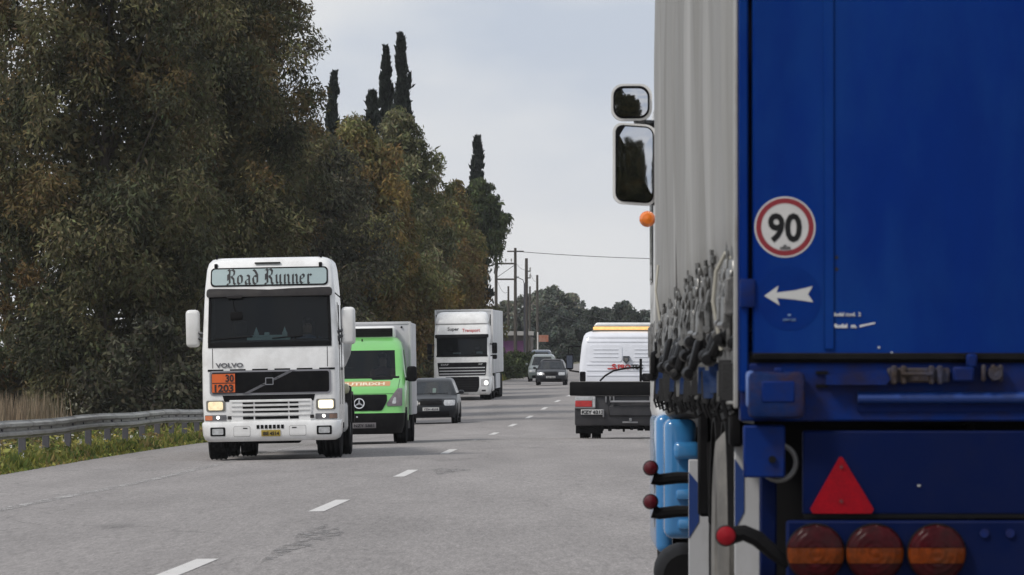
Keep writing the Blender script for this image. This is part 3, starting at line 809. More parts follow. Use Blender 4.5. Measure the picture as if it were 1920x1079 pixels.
# ------------------------------------------------------------------ poles, wires, building, sign
WOOD = M('pole_wood', (.06, .052, .045), .9, var=.3, vs=3, stretch=(1, 1, .2))
PORC = M('porcelain', (.35, .34, .33), .3)
CABLE = M('cable', (.03, .03, .03), .6)
def base_of(X, d): return Vector((X, d, float(gz(X - float(cx(d)), d))))
hp = thing('power_pole_frame', 'wooden double pole frame with three crossbars beside the last tree', 'power pole', base_of(-.45, 390))
hb = hp.location.z
for k, x in ((0, -.70), (1, .70)):
    mb = MB(); mb.tube([(x, 0, -.6), (x * .98, 0, 10.4 - hb)], [.15, .10], 10); mb.build('pole', WOOD, hp)
for z, x0, x1, r in ((9.27, -.75, .75, .06), (8.15, -.75, .75, .06), (10.15, .1, 1.3, .05)):
    mb = MB(); mb.box(x0, x1, -.16, -.05, z - hb - r, z - hb + r, .01); c = mb.build('crossbar', WOOD, hp)
    if z == 9.27:
        for x in (-.45, 0, .4):
            i_ = MB(); i_.lathe([(.02, 0), (.02, .12), (.06, .14), (.05, .2), (.06, .22), (.04, .3), (0, .31)], 8, (x, -.1, z - hb + r), 'z'); i_.build('insulator', PORC, c)
mb = MB(); mb.tube([(-.68, -.12, 8.25 - hb), (.68, -.12, 9.2 - hb)], .02, 5); mb.build('brace', WOOD, hp)
def pole(label, X, d, top, r=.13, group='single wooden poles beyond the trees', bar=True, lean=0.0):
    o = thing('utility_pole', label, 'utility pole', base_of(X, d), (0, 0, 0), group)
    h = top - o.location.z
    mb = MB(); mb.tube([(0, 0, -.6), (lean, 0, h)], [r, r * .65], 9); mb.build('pole', WOOD, o)
    if bar:
        mb = MB(); mb.box(lean - .1, lean + .32, -.1, -.02, h - 1.0, h - .92, .01); mb.box(lean - .1, lean + .32, -.1, -.02, h - 1.5, h - 1.42, .01); c = mb.build('crossarm', WOOD, o)
        for x, z in ((.28, h - .92), (.28, h - 1.42)):
            i_ = MB(); i_.lathe([(.03, 0), (.07, .05), (.05, .12), (.07, .15), (.04, .25), (0, .26)], 8, (lean + x, -.06, z), 'z'); i_.build('insulator', PORC, c)
    return o
p1 = pole('thick dark pole with small insulator arms right of the double pole frame', 1.07, 404, 9.95, .17)
p2 = pole('bare leaning pole farthest right of the row of poles', 2.08, 440, 9.35, .14, bar=False, lean=-.04)
p3 = pole('short thin pole between the legs of the double pole frame', -.30, 450, 8.6, .12, bar=False)
p4 = pole('thin pole close behind the thick dark pole', 1.55, 470, 8.9, .12, bar=False)
lp = thing('street_lamp', 'street lamp with a curved arm reaching left beside the thick dark pole', 'street lamp', base_of(.92, 398))
lz = lp.location.z
mb = MB(); mb.tube([(0, 0, -.4), (0, 0, 8.0 - lz)], [.09, .06], 8); mb.tube([(0, 0, 7.9 - lz), (-.12, 0, 8.25 - lz), (-.5, 0, 8.42 - lz)], .03, 6); mb.build('pole', GALVP, lp)
mb = MB(); mb.box(-.72, -.4, -.09, .09, 8.38 - lz, 8.5 - lz, .03, 2); mb.build('lamp_head', M('lamp_head_grey', (.4, .4, .39), .4), lp)
def wire(label, a, b, sag, r=.013):
    pts = [Vector(a).lerp(Vector(b), i / 14) - Vector((0, 0, sag * 4 * (i / 14) * (1 - i / 14))) for i in range(15)]
    mb = MB(); mb.tube(pts, r, 5); o = mb.build('overhead_wire', CABLE); tag(o, label, 'wire', 'overhead wires')
wire('long overhead wire crossing the sky from the double pole frame toward the trailer', (.25, 389.9, 10.15), (13, 372, 9.2), .12, .022)
wire('wire running from the double pole frame to the thick dark pole', (.3, 390, 9.3), (1.05, 404, 9.1), .15)
wire('wire dropping from the thick dark pole to the leaning pole', (1.35, 404, 8.9), (2.05, 440, 8.9), .3)
wire('slack wire from the short thin pole to the double pole frame', (-1.1, 390, 8.2), (-.3, 450, 8.2), .5)
wire('low wire from the leaning pole across the far trees', (2.05, 440, 7.4), (12, 520, 6.4), .5)
wire('lower parallel wire from the leaning pole across the far trees', (2.05, 440, 6.7), (12, 520, 5.6), .5)

bd = thing('roadside_building', 'low flat roofed building with a purple shutter behind the box trailer', 'building', base_of(-2.4, 424))
STUCCO = M('dark_stucco', (.11, .10, .10), .9, var=.2)
SLAB = M('roof_slab_concrete', (.33, .32, .31), .85, var=.2)
PURP = M('purple_shutter', (.16, .055, .155), .6, var=.15)
mb = MB(); mb.box(-3.6, 3.7, 0, 6, -.5, 2.95); mb.build('wall', STUCCO, bd)
mb = MB(); mb.box(-3.9, 4.1, -.7, 6.3, 2.95, 3.28, .02); mb.build('roof', SLAB, bd)
for x in (-3.75, 3.95):
    mb = MB(); mb.box(x - .1, x + .1, -.6, -.4, -.5, 2.95); mb.build('column', STUCCO, bd)
mb = MB()
mb.box(1.15, 3.45, -.03, -.01, .2, 2.55); sh = mb.build('shutter', PURP, bd)
for i in range(14):
    mb = MB(); mb.box(1.2, 3.4, -.055 - .012 * (i % 2), -.032, .25 + i * .16, .25 + i * .16 + .15, .006); mb.build('shutter_slat', PURP, sh)
mb = MB(); mb.box(-2.6, -.6, -.03, -.005, .9, 2.1); fr = mb.build('window', M('window_frame', (.3, .3, .3)), bd)
mb = MB(); mb.box(-2.5, -.7, -.045, -.032, 1.0, 2.0); mb.build('pane', DARKGLASS, fr)
sg = thing('road_sign', 'small orange board on a thin white post beside the far road', 'sign', base_of(2.40, 418))
mb = MB(); mb.tube([(-.42, 0, -.3), (-.42, 0, 2.95)], .05, 7); mb.build('post', M('white_post', (.6, .6, .58)), sg)
mb = MB(); mb.box(-.36, .40, -.04, 0, 2.2, 2.72, .01); mb.build('sign_board', M('orange_board', (.30, .10, .055), .5, dirt=((.4, .35, .3), .5, 2)), sg)
# ================================================================== VEHICLES ON THE ROAD
def seat(root, x, y, z, w=.5):
    mb = MB(); mb.box(x - w / 2, x + w / 2, y, y + .5, z, z + .16, .05, 2); mb.box(x - w / 2, x + w / 2, y + .42, y + .56, z + .1, z + .75, .06, 2); mb.box(x - .14, x + .14, y + .44, y + .55, z + .76, z + 1.0, .05, 2)
    return mb.build('seat', INTERIOR, root)
SKIN = M('skin', (.36, .20, .14), .5); SHIRT = M('blue_shirt', (.10, .14, .22), .8); HAIR = M('dark_hair', (.02, .015, .012), .6)
def person_seated(label, parent_like, off, scale=1.0, shirt=None):
    """one continuous seated figure, hands on the wheel, placed in the frame of a vehicle"""
    V = [(0, .05, .0), (0, .08, .25), (0, .06, .48), (0, .04, .56), (0, .02, .68), (0, .0, .80),
         (-.20, .05, .48), (-.27, -.10, .28), (-.19, -.36, .30), (.20, .05, .48), (.27, -.10, .28), (.19, -.36, .30),
         (-.12, -.1, .0), (-.14, -.42, .02), (-.14, -.46, -.36), (.12, -.1, .0), (.14, -.42, .02), (.14, -.46, -.36), (-.14, -.55, -.38), (.14, -.55, -.38)]
    E = [(0, 1), (1, 2), (2, 3), (3, 4), (4, 5), (2, 6), (6, 7), (7, 8), (2, 9), (9, 10), (10, 11), (0, 12), (12, 13), (13, 14), (0, 15), (15, 16), (16, 17), (14, 18), (17, 19)]
    Rr = [.16, .17, .15, .065, .095, .085, .075, .05, .04, .075, .05, .04, .09, .065, .05, .09, .065, .05, .04, .04]
    me = bpy.data.meshes.new('person'); me.from_pydata(V, E, [])
    o = bpy.data.objects.new('person', me); COL.objects.link(o)
    sk = o.modifiers.new('skin', 'SKIN')
    for i, r in enumerate(Rr): me.skin_vertices[0].data[i].radius = (r, r)
    me.skin_vertices[0].data[0].use_root = True
    sb = o.modifiers.new('sub', 'SUBSURF'); sb.levels = 2; sb.render_levels = 2
    dg = bpy.context.evaluated_depsgraph_get(); dg.update()
    m2 = bpy.data.meshes.new_from_object(o.evaluated_get(dg)); o.modifiers.clear(); o.data = m2; bpy.data.meshes.remove(me)
    m2.materials.clear()
    for q in (shirt or SHIRT, SKIN, DGREY): m2.materials.append(q)
    for p in m2.polygons:
        c = p.center; p.material_index = 1 if (c.z > .58 or (c.y < -.26 and c.z > .2)) else (2 if c.z < .06 else 0)
        p.use_smooth = True
    tag(o, label, 'person')
    hb = MB(); b = bmesh.new(); bmesh.ops.create_uvsphere(b, u_segments=14, v_segments=10, radius=.105)
    for v in b.verts: v.co = Vector((v.co.x * .95, v.co.y + .035, v.co.z + .79))
    bmesh.ops.delete(b, geom=[v for v in b.verts if v.co.z < .74 or (v.co.y < -.02 and v.co.z < .84)], context='VERTS')
    b.verts.index_update(); hb.bm(b); hb.build('hair', HAIR, o)
    fb = MB(); fb.box(-.018, .018, -.115, -.08, .70, .75, .008); fb.build('nose', SKIN, o)
    for x in (-.035, .035):
        eb = MB(); eb.box(x - .014, x + .014, -.093, -.085, .755, .768, .003); eb.build('eye', TEXTBLACK, o)
    M_ = parent_like.matrix_basis.copy() if False else Matrix.LocRotScale(parent_like.location, parent_like.rotation_euler, None)
    o.location = M_ @ Vector(off); o.rotation_euler = parent_like.rotation_euler
    return o

# ------------------------------------------------------------------ blackletter sign lettering (broad pen strokes)
GLY = {
 'R': (.66, [[(.02, .93), (.12, 1.0), (.22, .93), (.20, .55), (.22, .08), (.12, .0), (.04, .06)], [(.22, .93), (.42, 1.0), (.54, .88), (.50, .62), (.24, .52)], [(.34, .52), (.48, .36), (.50, .10), (.60, .0), (.66, .06)], [(.10, .70), (.10, .30)], [(-.02, .86), (.06, .93)]]),
 'o': (.46, [[(.12, .60), (.06, .48), (.06, .14), (.16, .02), (.30, .10), (.34, .20), (.34, .50), (.22, .63), (.12, .58)]]),
 'a': (.46, [[(.08, .54), (.18, .63), (.32, .54), (.32, .08), (.40, .0)], [(.32, .36), (.12, .30), (.06, .18), (.10, .04), (.20, .02), (.32, .12)]]),
 'd': (.48, [[(.08, .98), (.22, .88), (.36, .60), (.36, .12), (.24, .0), (.10, .10), (.06, .42), (.16, .58), (.32, .52)]]),
 'u': (.50, [[(.04, .56), (.11, .63), (.12, .14), (.20, .02), (.34, .12)], [(.30, .57), (.37, .63), (.37, .10), (.46, .0)]]),
 'n': (.50, [[(.04, .56), (.12, .63), (.12, .06), (.18, .0)], [(.12, .48), (.30, .63), (.38, .52), (.38, .08), (.46, .0)]]),
 'e': (.42, [[(.08, .30), (.30, .40), (.32, .54), (.20, .63), (.08, .52), (.06, .14), (.18, .0), (.34, .10)]]),
 'r': (.38, [[(.04, .56), (.12, .63), (.12, .06), (.20, .0)], [(.12, .50), (.24, .62), (.34, .54)]]),
}
def blackletter(mb, word, x, z, size, F, off, pen=.115):
    ang = R_(38); px_, pz_ = math.cos(ang) * pen / 2, math.sin(ang) * pen / 2
    for ch in word:
        if ch == ' ': x += .30 * size; continue
        w, strokes = GLY[ch]
        for st in strokes:
            for (a, b), (c, d) in zip(st, st[1:]):
                Q = [(a - px_, b - pz_), (a + px_, b + pz_), (c + px_, d + pz_), (c - px_, d - pz_)]
                P = [(x + size * q[0], F(x + size * q[0], z + size * q[1]) - off, z + size * q[1]) for q in Q]
                ar = sum(Q[i][0] * Q[(i + 1) % 4][1] - Q[(i + 1) % 4][0] * Q[i][1] for i in range(4))
                mb.add(P, [[0, 1, 2, 3] if ar > 0 else [3, 2, 1, 0]])
        x += (w + .06) * size
    return x
def word_width(word, size): return sum(.30 * size if c == ' ' else (GLY[c][0] + .06) * size for c in word)

def mirror_arm(parent, pts, r=.018):
    mb = MB(); mb.tube(pts, r, 6); return mb.build('mirror_arm', BLACK, parent)

# ------------------------------------------------------------------ white tractor truck with tank trailer
def tanker_truck():
    T = thing('tractor_truck', 'white tractor truck with lit headlamps and an orange hazard plate in its grille', 'truck')
    H = Hull([(.62, 1.21, .04, .16, .03), (1.0, 1.23, .0, .16, .05), (1.9, 1.225, .02, .15, .06), (2.0, 1.22, .03, .14, .06), (2.90, 1.17, .16, .14, .06), (3.0, 1.165, .18, .14, .06), (3.36, 1.13, .30, .16, .06), (3.47, 1.10, .37, .2, .06), (3.535, 1.04, .46, .2, .06), (3.56, .95, .58, .2, .06)],
             2.2, ft=[-1, -.85, -.5, 0, .5, .85, 1], sy=(.42, .5, 1.15, 1.3), zs=[1.2, 1.6, 2.15, 2.45, 2.75])
    isw = lambda z, k, v, s: k in 'F' and 2.0 < z < 2.90
    isd = lambda z, k, v, s: k == 'S' and 2.0 < z < 2.75 and .5 < v < 1.15
    H.geo(lambda *a: not isw(*a) and not isd(*a)).build('cab_body', WHITE, T)
    H.geo(isw, False, .004).build('windscreen', GLASS, T)
    [H.geo(lambda z, k, v, s, q=q: isd(z, k, v, s) and s == q, False, .004).build('side_window', GLASS, T) for q in (-1, 1)]
    F = H.F
    mb = MB(); mb.patch(F, 1.98, 2.07, -1.11, 1.11, .012, 0, 10, 2); 
    for s in (-1, 1): mb.patch(F, 2.07, 2.9, (lambda z, s=s: 1.06 - .03 * (z - 2)) if s > 0 else (lambda z: -1.115 + .03 * (z - 2)), (lambda z, s=s: 1.115 - .03 * (z - 2)) if s > 0 else (lambda z: -1.06 + .03 * (z - 2)), .010, 0, 1, 5)
    mb.build('windscreen_seal', BLACK, T)
    mb = MB(); mb.box(-1.1, 1.1, .2, .75, 1.72, 2.12, .08, 2); mb.box(-1.12, 1.12, .12, 2.1, 1.1, 1.25); d = mb.build('dashboard', INTERIOR, T)
    mb = MB(); mb.lathe([(.20, -.012), (.225, 0), (.20, .012), (.20, -.012)], 20, (0, 0, 0), 'z', mi=0); w = mb.mesh('steering_wheel', BLACK); O('steering_wheel', w, T, (.62, .82, 2.1), (R_(-35), 0, 0))
    seat(T, .62, 1.1, 1.45); seat(T, -.62, 1.1, 1.45)
    mb = MB(); mb.box(-1.1, 1.1, 1.95, 2.05, 1.25, 3.2); mb.box(-1.0, 1.0, .7, 1.9, 3.05, 3.1); mb.build('rear_lining', INTERIOR, T)
    # roof sign
    mb = MB(); mb.patch(F, 3.055, 3.385, lambda z: -1.06 + .02 * (z - 3), lambda z: 1.06 - .02 * (z - 3), .014, .07, 12, 6, .04); fr = mb.build('roof_sign', BLACK, T, label='pale roof sign with black gothic lettering')
    mb = MB(); mb.patch(F, 3.08, 3.36, -1.03, 1.03, .022, .06, 12, 6, .006); mb.build('sign_face', M('sign_face', (.33, .41, .42), .35, var=.06, vs=3), fr)
    mb = MB(); sz = .262; w = word_width('Road Runner', sz)
    blackletter(mb, 'Road Runner', -w / 2 + .01, 3.088, sz, F, .027, .155); mb.build('lettering', TEXTBLACK, fr, smooth=0)
    # sun visor
    mb = MB(); mb.box(-1.13, 1.13, -.07, .10, 2.86, 3.02, .05, 2, xf=lambda c: (c.x * (1 - .02 * (c.z - 2.9)), c.y + .07 * (c.x / 1.13) ** 2 + .55 * (c.z - 2.86) + (.10 if abs(c.x) > 1.1 else 0), c.z)); mb.build('sun_visor', DGREY, T)
    # front panel seams and maker lettering
    mb = MB()
    for x in (-1.03, 1.03): mb.patch(F, 1.62, 1.97, x - .006, x + .006, .003, 0, 1, 3)
    mb.build('panel_seam', DGREY, T)
    mb = MB(); put_text(mb, 'VOLVO', -.98, 1.635, F, .105, .004, off=.012, fit=.50); mb.build('maker_lettering', M('grey_lettering', (.12, .12, .13), .4), T, smooth=0)
    # grille
    mb = MB(); mb.patch(F, 1.15, 1.575, -1.09, 1.09, .016, .05, 10, 6); g = mb.build('grille', M('grille_frame', (.22, .22, .24), .4), T)
    mb = MB(); mb.patch(F, 1.18, 1.545, -1.055, 1.055, .022, .04, 10, 6); mb.build('grille_mesh', BLACK, g)
    for i in range(9):
        mb = MB(); mb.patch(F, 1.20 + i * .038, 1.212 + i * .038, -1.04, 1.04, .028, 0, 8, 1); mb.build('grille_slat', BLACK, g)
    mb = MB()
    P = [(-.50, 1.165), (-.40, 1.165), (.45, 1.565), (.35, 1.565)]
    mb.add([(x, F(x, z) - .036, z) for x, z in P] + [(x, F(x, z) - .01, z) for x, z in P], [[0, 1, 2, 3], [1, 0, 4, 5], [2, 1, 5, 6], [3, 2, 6, 7], [0, 3, 7, 4]]); mb.build('diagonal_bar', M('grey_bar', (.14, .14, .15), .35, metal=.5), g)
    mb = MB(); mb.patch(F, 1.315, 1.445, -.085, .06, .046, .012, 2, 3, .03); e = mb.build('emblem', M('emblem_rim', (.3, .3, .32), .3, metal=.6), g)
    mb = MB(); mb.patch(F, 1.33, 1.43, -.07, .045, .05, .008, 2, 3, .004); mb.build('emblem_face', BLACK, e)
    mb = MB()
    for i in range(6):
        a = -.98 + i * .40
        mb.patch(F, 1.565, 1.60, a - .14, a + .14, .008, 0, 4, 1)
    mb.build('grille_slot', BLACK, T)
    mb = MB(); mb.patch(F, 1.185, 1.535, -1.045, -.63, .04, .015, 4, 4); pl = mb.build('hazard_plate', M('orange_plate', (.62, .115, .02), .45, var=.1, vs=8), T, label='orange hazard plate lettered 30 over 1203')
    mb = MB()
    put_text(mb, '30', -.80, 1.385, F, .17, .006, off=.045, fit=.15); put_text(mb, '1203', -1.0, 1.212, F, .17, .006, off=.045, fit=.34)
    mb.patch(F, 1.352, 1.366, -1.04, -.635, .044, 0, 2, 1); mb.patch(F, 1.185, 1.197, -1.045, -.63, .044, 0, 2, 1); mb.patch(F, 1.523, 1.535, -1.045, -.63, .044, 0, 2, 1); mb.build('lettering', TEXTBLACK, pl, smooth=0)
    # lower grille
    mb = MB(); mb.patch(F, 1.03, 1.14, lambda z: -.86 + .25 * (1.14 - z), lambda z: .80 - .25 * (1.14 - z), .006, 0, 8, 2); mb.build('air_slot', BLACK, T)
    mb = MB(); mb.patch(F, .665, 1.06, lambda z: -.74 + .06 * (1.06 - z), lambda z: .74 - .06 * (1.06 - z), .02, .02, 8, 5, .03); lg = mb.build('lower_grille', WHITE, T)
    mb = MB()
    for (z0, z1) in ((.985, 1.015), (.905, .945), (.83, .865), (.715, .765)):
        for a, b in ((-.50, -.31), (-.28, .31), (.34, .50)): mb.patch(F, z0, z1, a, b, .026, 0, 3, 1, .004)
    mb.build('grille_gap', BLACK, lg)
    for z in (.79, .875, .955, 1.03):
        mb = MB(); mb.patch(F, z - .012, z + .006, -.7, .7, .034, 0, 6, 1); mb.build('grille_slat', WHITE2, lg)
    for s in (-1, 1):
        mb = MB(); a, b = sorted((s * .815, s * 1.16)); mb.patch(F, .865, 1.055, a, b, .014, .03, 6, 4, .03); h = mb.build('headlight', M('lamp_surround', (.17, .165, .15), .4), T)
        mb = MB(); a, b = sorted((s * .855, s * 1.125)); mb.patch(F, .885, 1.035, a, b, .024, .035, 6, 4, .02); mb.build('lens', LAMP_ON if s > 0 else M('dimmer_headlamp', (.75, .65, .45), .15, var=.4, vs=16, emit=((1, .8, .45), .45)), h)
        mb = MB(); a, b = sorted((s * .80, s * 1.19)); mb.patch(F, .70, .80, a, b, .014, .015, 6, 2, .02); ic = mb.build('indicator', M('lamp_strip', (.14, .14, .15), .25, var=.4, vs=18), T)
        mb = MB(); a, b = sorted((s * 1.05, s * 1.185)); mb.patch(F, .71, .79, a, b, .02, .01, 3, 2, .01); mb.build('orange_lens', LAMP_ORANGE if s < 0 else M('dim_orange_lens', (.25, .16, .12), .3), ic)
        mb = MB(); c = s * .95; mb.patch(F, .725, .785, c - .03, c + .03, .024, .028, 3, 3, .01); mb.build('side_bulb', LAMP_BULB, ic)
        mb = MB(); c = s * .74; mb.patch(F, .72, .78, c - .035, c + .035, .024, .0, 2, 2, .01); mb.build('air_vent', DGREY, T)
    # bumper
    B = Hull([(.33, 1.14, .02, .2, .05), (.37, 1.2, -.03, .2, .05), (.45, 1.235, -.05, .2, .05), (.62, 1.25, -.055, .2, .05), (.665, 1.245, -.04, .2, .05), (.68, 1.22, .0, .2, .05)], .9, sy=(.5,))
    bp = B.geo(lambda *a: True).build('bumper', WHITE, T); BF = B.F
    for s in (-1, 1):
        mb = MB(); c = s * .955; mb.patch(BF, .43, .585, c - .135, c + .135, .008, .02, 4, 3); fg = mb.build('fog_lamp', BLACK, bp)
        mb = MB(); mb.patch(BF, .455, .56, c - .10, c + .10, .014, .02, 4, 3, .01); mb.build('lens', LAMP_CLEAR, bp)
        mb = MB(); c = s * .50 - .02; mb.patch(BF, .415, .60, c - .15, c + .15, .002, .03, 4, 4, .01); mb.build('step_flap_seam', MGREY, bp)
        mb = MB(); mb.patch(BF, .42, .595, c - .145, c + .145, .005, .028, 4, 4, .01); mb.patch(BF, .555, .57, c + s * -.06 - .04, c + s * -.06 + .04, .012, 0, 2, 1, .01, 1); mb.build('step_flap', [WHITE, BLACK], bp)
    mb = MB()
    for i in range(7): mb.patch(BF, .55, .615, -.255 + i * .073, -.205 + i * .073, .008, 0, 2, 1)
    mb.build('air_vent', BLACK, bp)
    mb = MB(); mb.patch(BF, .415, .525, -.17, .17, .016, .0, 4, 2); pt = mb.build('number_plate', PLATEY, bp)
    mb = MB(); put_text(mb, 'IBE 4514', -.145, .435, BF, .085, .002, off=.022, fit=.29); mb.build('lettering', DGREY, pt, smooth=0)
    # wipers, things behind the glass, mirrors, roof lamps
    mb = MB(); mb.tube([(-1.0, F(-1.0, 2.12) - .02, 2.13), (-.3, F(-.3, 2.15) - .025, 2.17)], .012, 5); mb.tube([(.05, F(0, 2.12) - .02, 2.13), (.60, F(.6, 2.15) - .025, 2.17)], .012, 5); mb.build('wiper', BLACK, T)
    mb = MB(); mb.tube([(-.68, .26, 2.9), (-.62, .1, 2.66), (-.6, .1, 2.60)], .014, 6); mb.box(-.70, -.48, .09, .13, 2.46, 2.60, .03, 2); mb.build('cab_mirror', BLACK, T)
    mb = MB(); mb.box(-.76, -.48, .06, .09, 2.84, 2.9, .01, mat=Matrix.Rotation(0, 4, 'X')); mb.build('antenna_pad', DGREY, T)
    for s in (-1, 1):
        X = s * 1.40
        mb = MB(); mb.box(X - .125, X + .125, .34, .56, 2.0, 2.66, .07, 3); k = mb.build('mirror', WHITE2, T)
        mb = MB(); mb.box(X - .10, X + .10, .555, .568, 2.05, 2.61, .004); mb.build('mirror_glass', MIRROR, k)
        mb = MB(); mb.tube([(s * 1.18, .35, 2.05), (s * 1.24, .36, 2.14), (s * 1.32, .40, 2.16)], .035, 6); mb.tube([(s * 1.18, .35, 2.22), (s * 1.26, .36, 2.24), (s * 1.32, .40, 2.27)], .03, 6); mb.build('mirror_bracket', WHITE2, T)
        mb = MB(); mb.tube([(s * 1.15, .42, 2.93), (s * 1.30, .40, 2.80), (s * 1.33, .42, 2.64)], .012, 5); mb.build('mirror_stay', BLACK, T)
        x = s * .94 - .02
        mb = MB(); mb.lathe([(.012, 0), (.012, .08), (.02, .09), (.03, .16), (0, .17)], 8, (x, .62, 3.46), 'z'); mb.build('roof_lamp', BLACK, T); mb = MB(); mb.box(x - .03, x + .03, .36, .42, 3.38, 3.46, .01); mb.build('roof_horn', BLACK, T)
        # door seam and handle, front wheel, mudguard
        mb = MB(); mb.box(min(s * 1.22, s * 1.235), max(s * 1.22, s * 1.235), .44, .452, .95, 2.7); mb.box(min(s * 1.22, s * 1.235), max(s * 1.22, s * 1.235), 1.26, 1.272, .95, 2.7); mb.box(min(s * 1.22, s * 1.25), max(s * 1.22, s * 1.25), 1.05, 1.22, 1.55, 1.60, .008); mb.build('door_seam', DGREY, T)
        wheel(T, s * 1.04, 1.38, .50, .33, s)
        for yy in (5.0,): 
            wheel(T, s * 1.06, yy, .52, .30, s); wheel(T, s * .72, yy, .52, .30, s)
        a, b = sorted((s * .88, s * 1.24))
        mb = MB(); mb.prism([(4.3, .6), (4.42, 1.0), (4.75, 1.16), (5.25, 1.16), (5.58, 1.0), (5.7, .6), (5.62, .6), (5.5, .94), (5.2, 1.10), (4.8, 1.10), (4.5, .94), (4.38, .6)], a, b, ax='x'); mb.build('mudguard', DGREY, T)
    mb = MB(); mb.patch(F, 3.455, 3.475, -.26, .20, .05, 0, 4, 1, .06); mb.build('roof_hatch_lip', BLACK, T)
    mb = MB(); mb.tube([(.90, .7, 3.5), (.86, .72, 3.75), (.80, .74, 4.1)], [.008, .006, .004], 5); mb.build('whip_aerial', BLACK, T)
    mb = MB(); mb.box(-.45, -.30, 1.1, 6.2, .62, .92); mb.box(.30, .45, 1.1, 6.2, .62, .92); mb.box(-.5, .5, .55, 1.2, .28, .62, .05); mb.box(-.95, .95, 1.25, 1.5, .36, .5, .03); mb.box(-.3, .3, 4.7, 5.2, .34, .72, .1); mb.build('chassis', BLACK, T)
    for s in (-1, 1):
        mb = MB(); a, b = sorted((s * .62, s * 1.2)); mb.box(a, b, 2.5, 4.0, .42, 1.02, .12, 3); mb.build('fuel_tank', M('brushed_tank', (.4, .4, .4), .4, metal=.5), T)
        mb = MB(); a, b = sorted((s * .9, s * 1.2)); mb.box(a, b, 2.2, 2.46, .5, 1.5, .03); mb.build('air_filter', DGREY, T)
    # ornaments behind the windscreen
    return T, F
T1, F1 = tanker_truck()
on_road(T1, -3.02, 97.5, roll=1.1, length=6); T1.scale = (1.0, 1.0, 1.022)
def along(o, off):
    return Matrix.LocRotScale(o.location, o.rotation_euler, None) @ Vector(off)
person_seated('driver in a blue shirt behind the wheel of the white tractor truck', T1, (.62, 1.22, 1.66))
orn = MB()
orn.box(-.42, .36, .0, .10, 0, .08, .01); orn.box(-.34, .28, .02, .08, .08, .12, .01)
for x, h in ((-.25, .27), (-.06, .16), (.26, .27)): orn.box(x - .045, x + .045, .02, .08, .08, .17, .01); orn.lathe([(.05, .14), (.0, h)], 6, (x, .05, 0), 'z')
oo = orn.build('dashboard_ornament', M('pale_ornament', (.62, .72, .68), .5)); tag(oo, 'pale turreted ornament lying on the dashboard of the white tractor truck', 'ornament')
oo.location = along(T1, (.0, .24, 2.12)); oo.rotation_euler = T1.rotation_euler
# tank trailer
def tank_trailer():
    T = thing('tank_trailer', 'silver tank trailer with rounded body behind the white tractor truck', 'trailer')
    n = 28; mb = MB()
    def ring(y, a, b): return [(a * math.cos(2 * math.pi * i / n) * (1 if True else 0), y, 2.1 + b * math.sin(2 * math.pi * i / n)) for i in range(n)]
    rings = [ring(-.18, .5, .38), ring(-.12, .95, .72), ring(0, 1.2, .95), ring(.08, 1.24, .98)] + [ring(.08 + k, 1.24, .98) for k in (2, 4, 6, 8, 9.4)] + [ring(9.6, .9, .7)]
    vs = [p for r in rings for p in r]; fs = []
    for i in range(len(rings) - 1):
        for j in range(n): fs.append([i * n + j, i * n + (j + 1) % n, (i + 1) * n + (j + 1) % n, (i + 1) * n + j])
    fs.append(list(range(n))[::-1]); fs.append([(len(rings) - 1) * n + j for j in range(n)])
    mb.add(vs, fs); t = mb.build('tank', M('tank_silver', (.50, .51, .52), .35, metal=.45, var=.1, dirt=(DUST, .4, 2)), T)
    for k in (1.6, 3.9, 6.2, 8.5):
        mb = MB(); r0 = ring(k, 1.255, .995); r1 = ring(k + .1, 1.255, .995); mb.add(r0 + r1, [[j, (j + 1) % n, n + (j + 1) % n, n + j] for j in range(n)]); mb.build('tank_band', STEEL, t)
    mb = MB(); mb.box(-.5, .5, .4, 9.5, .95, 1.22, .03); mb.box(-.9, .9, 2.8, 3.0, .35, 1.0, .03); mb.build('chassis', BLACK, T)
    mb = MB(); mb.box(.9, 1.22, .2, .9, 1.0, 1.3, .03); mb.box(-1.22, -.9, .2, .9, 1.0, 1.3, .03); mb.build('hose_tray', DGREY, T)
    mb = MB(); mb.box(.75, 1.18, .1, 1.2, 1.14, 1.34, .08, 2); mb.build('marker_panel', M('cream_panel', (.45, .44, .30), .4), T)
    for yy in (6.4, 7.7, 9.0):
        for s in (-1, 1): wheel(T, s * 1.04, yy, .52, .36, s)
    mb = MB()
    for x in (-.3, .3): mb.box(x - .02, x + .02, .3, 9.2, 3.05, 3.3)
    mb.build('roof_walkway', STEEL, T)
    return T
T2 = tank_trailer(); T2.location = along(T1, (.10, 3.1, 0)); T2.rotation_euler = (T1.rotation_euler.x, T1.rotation_euler.y, T1.rotation_euler.z + R_(4.6))

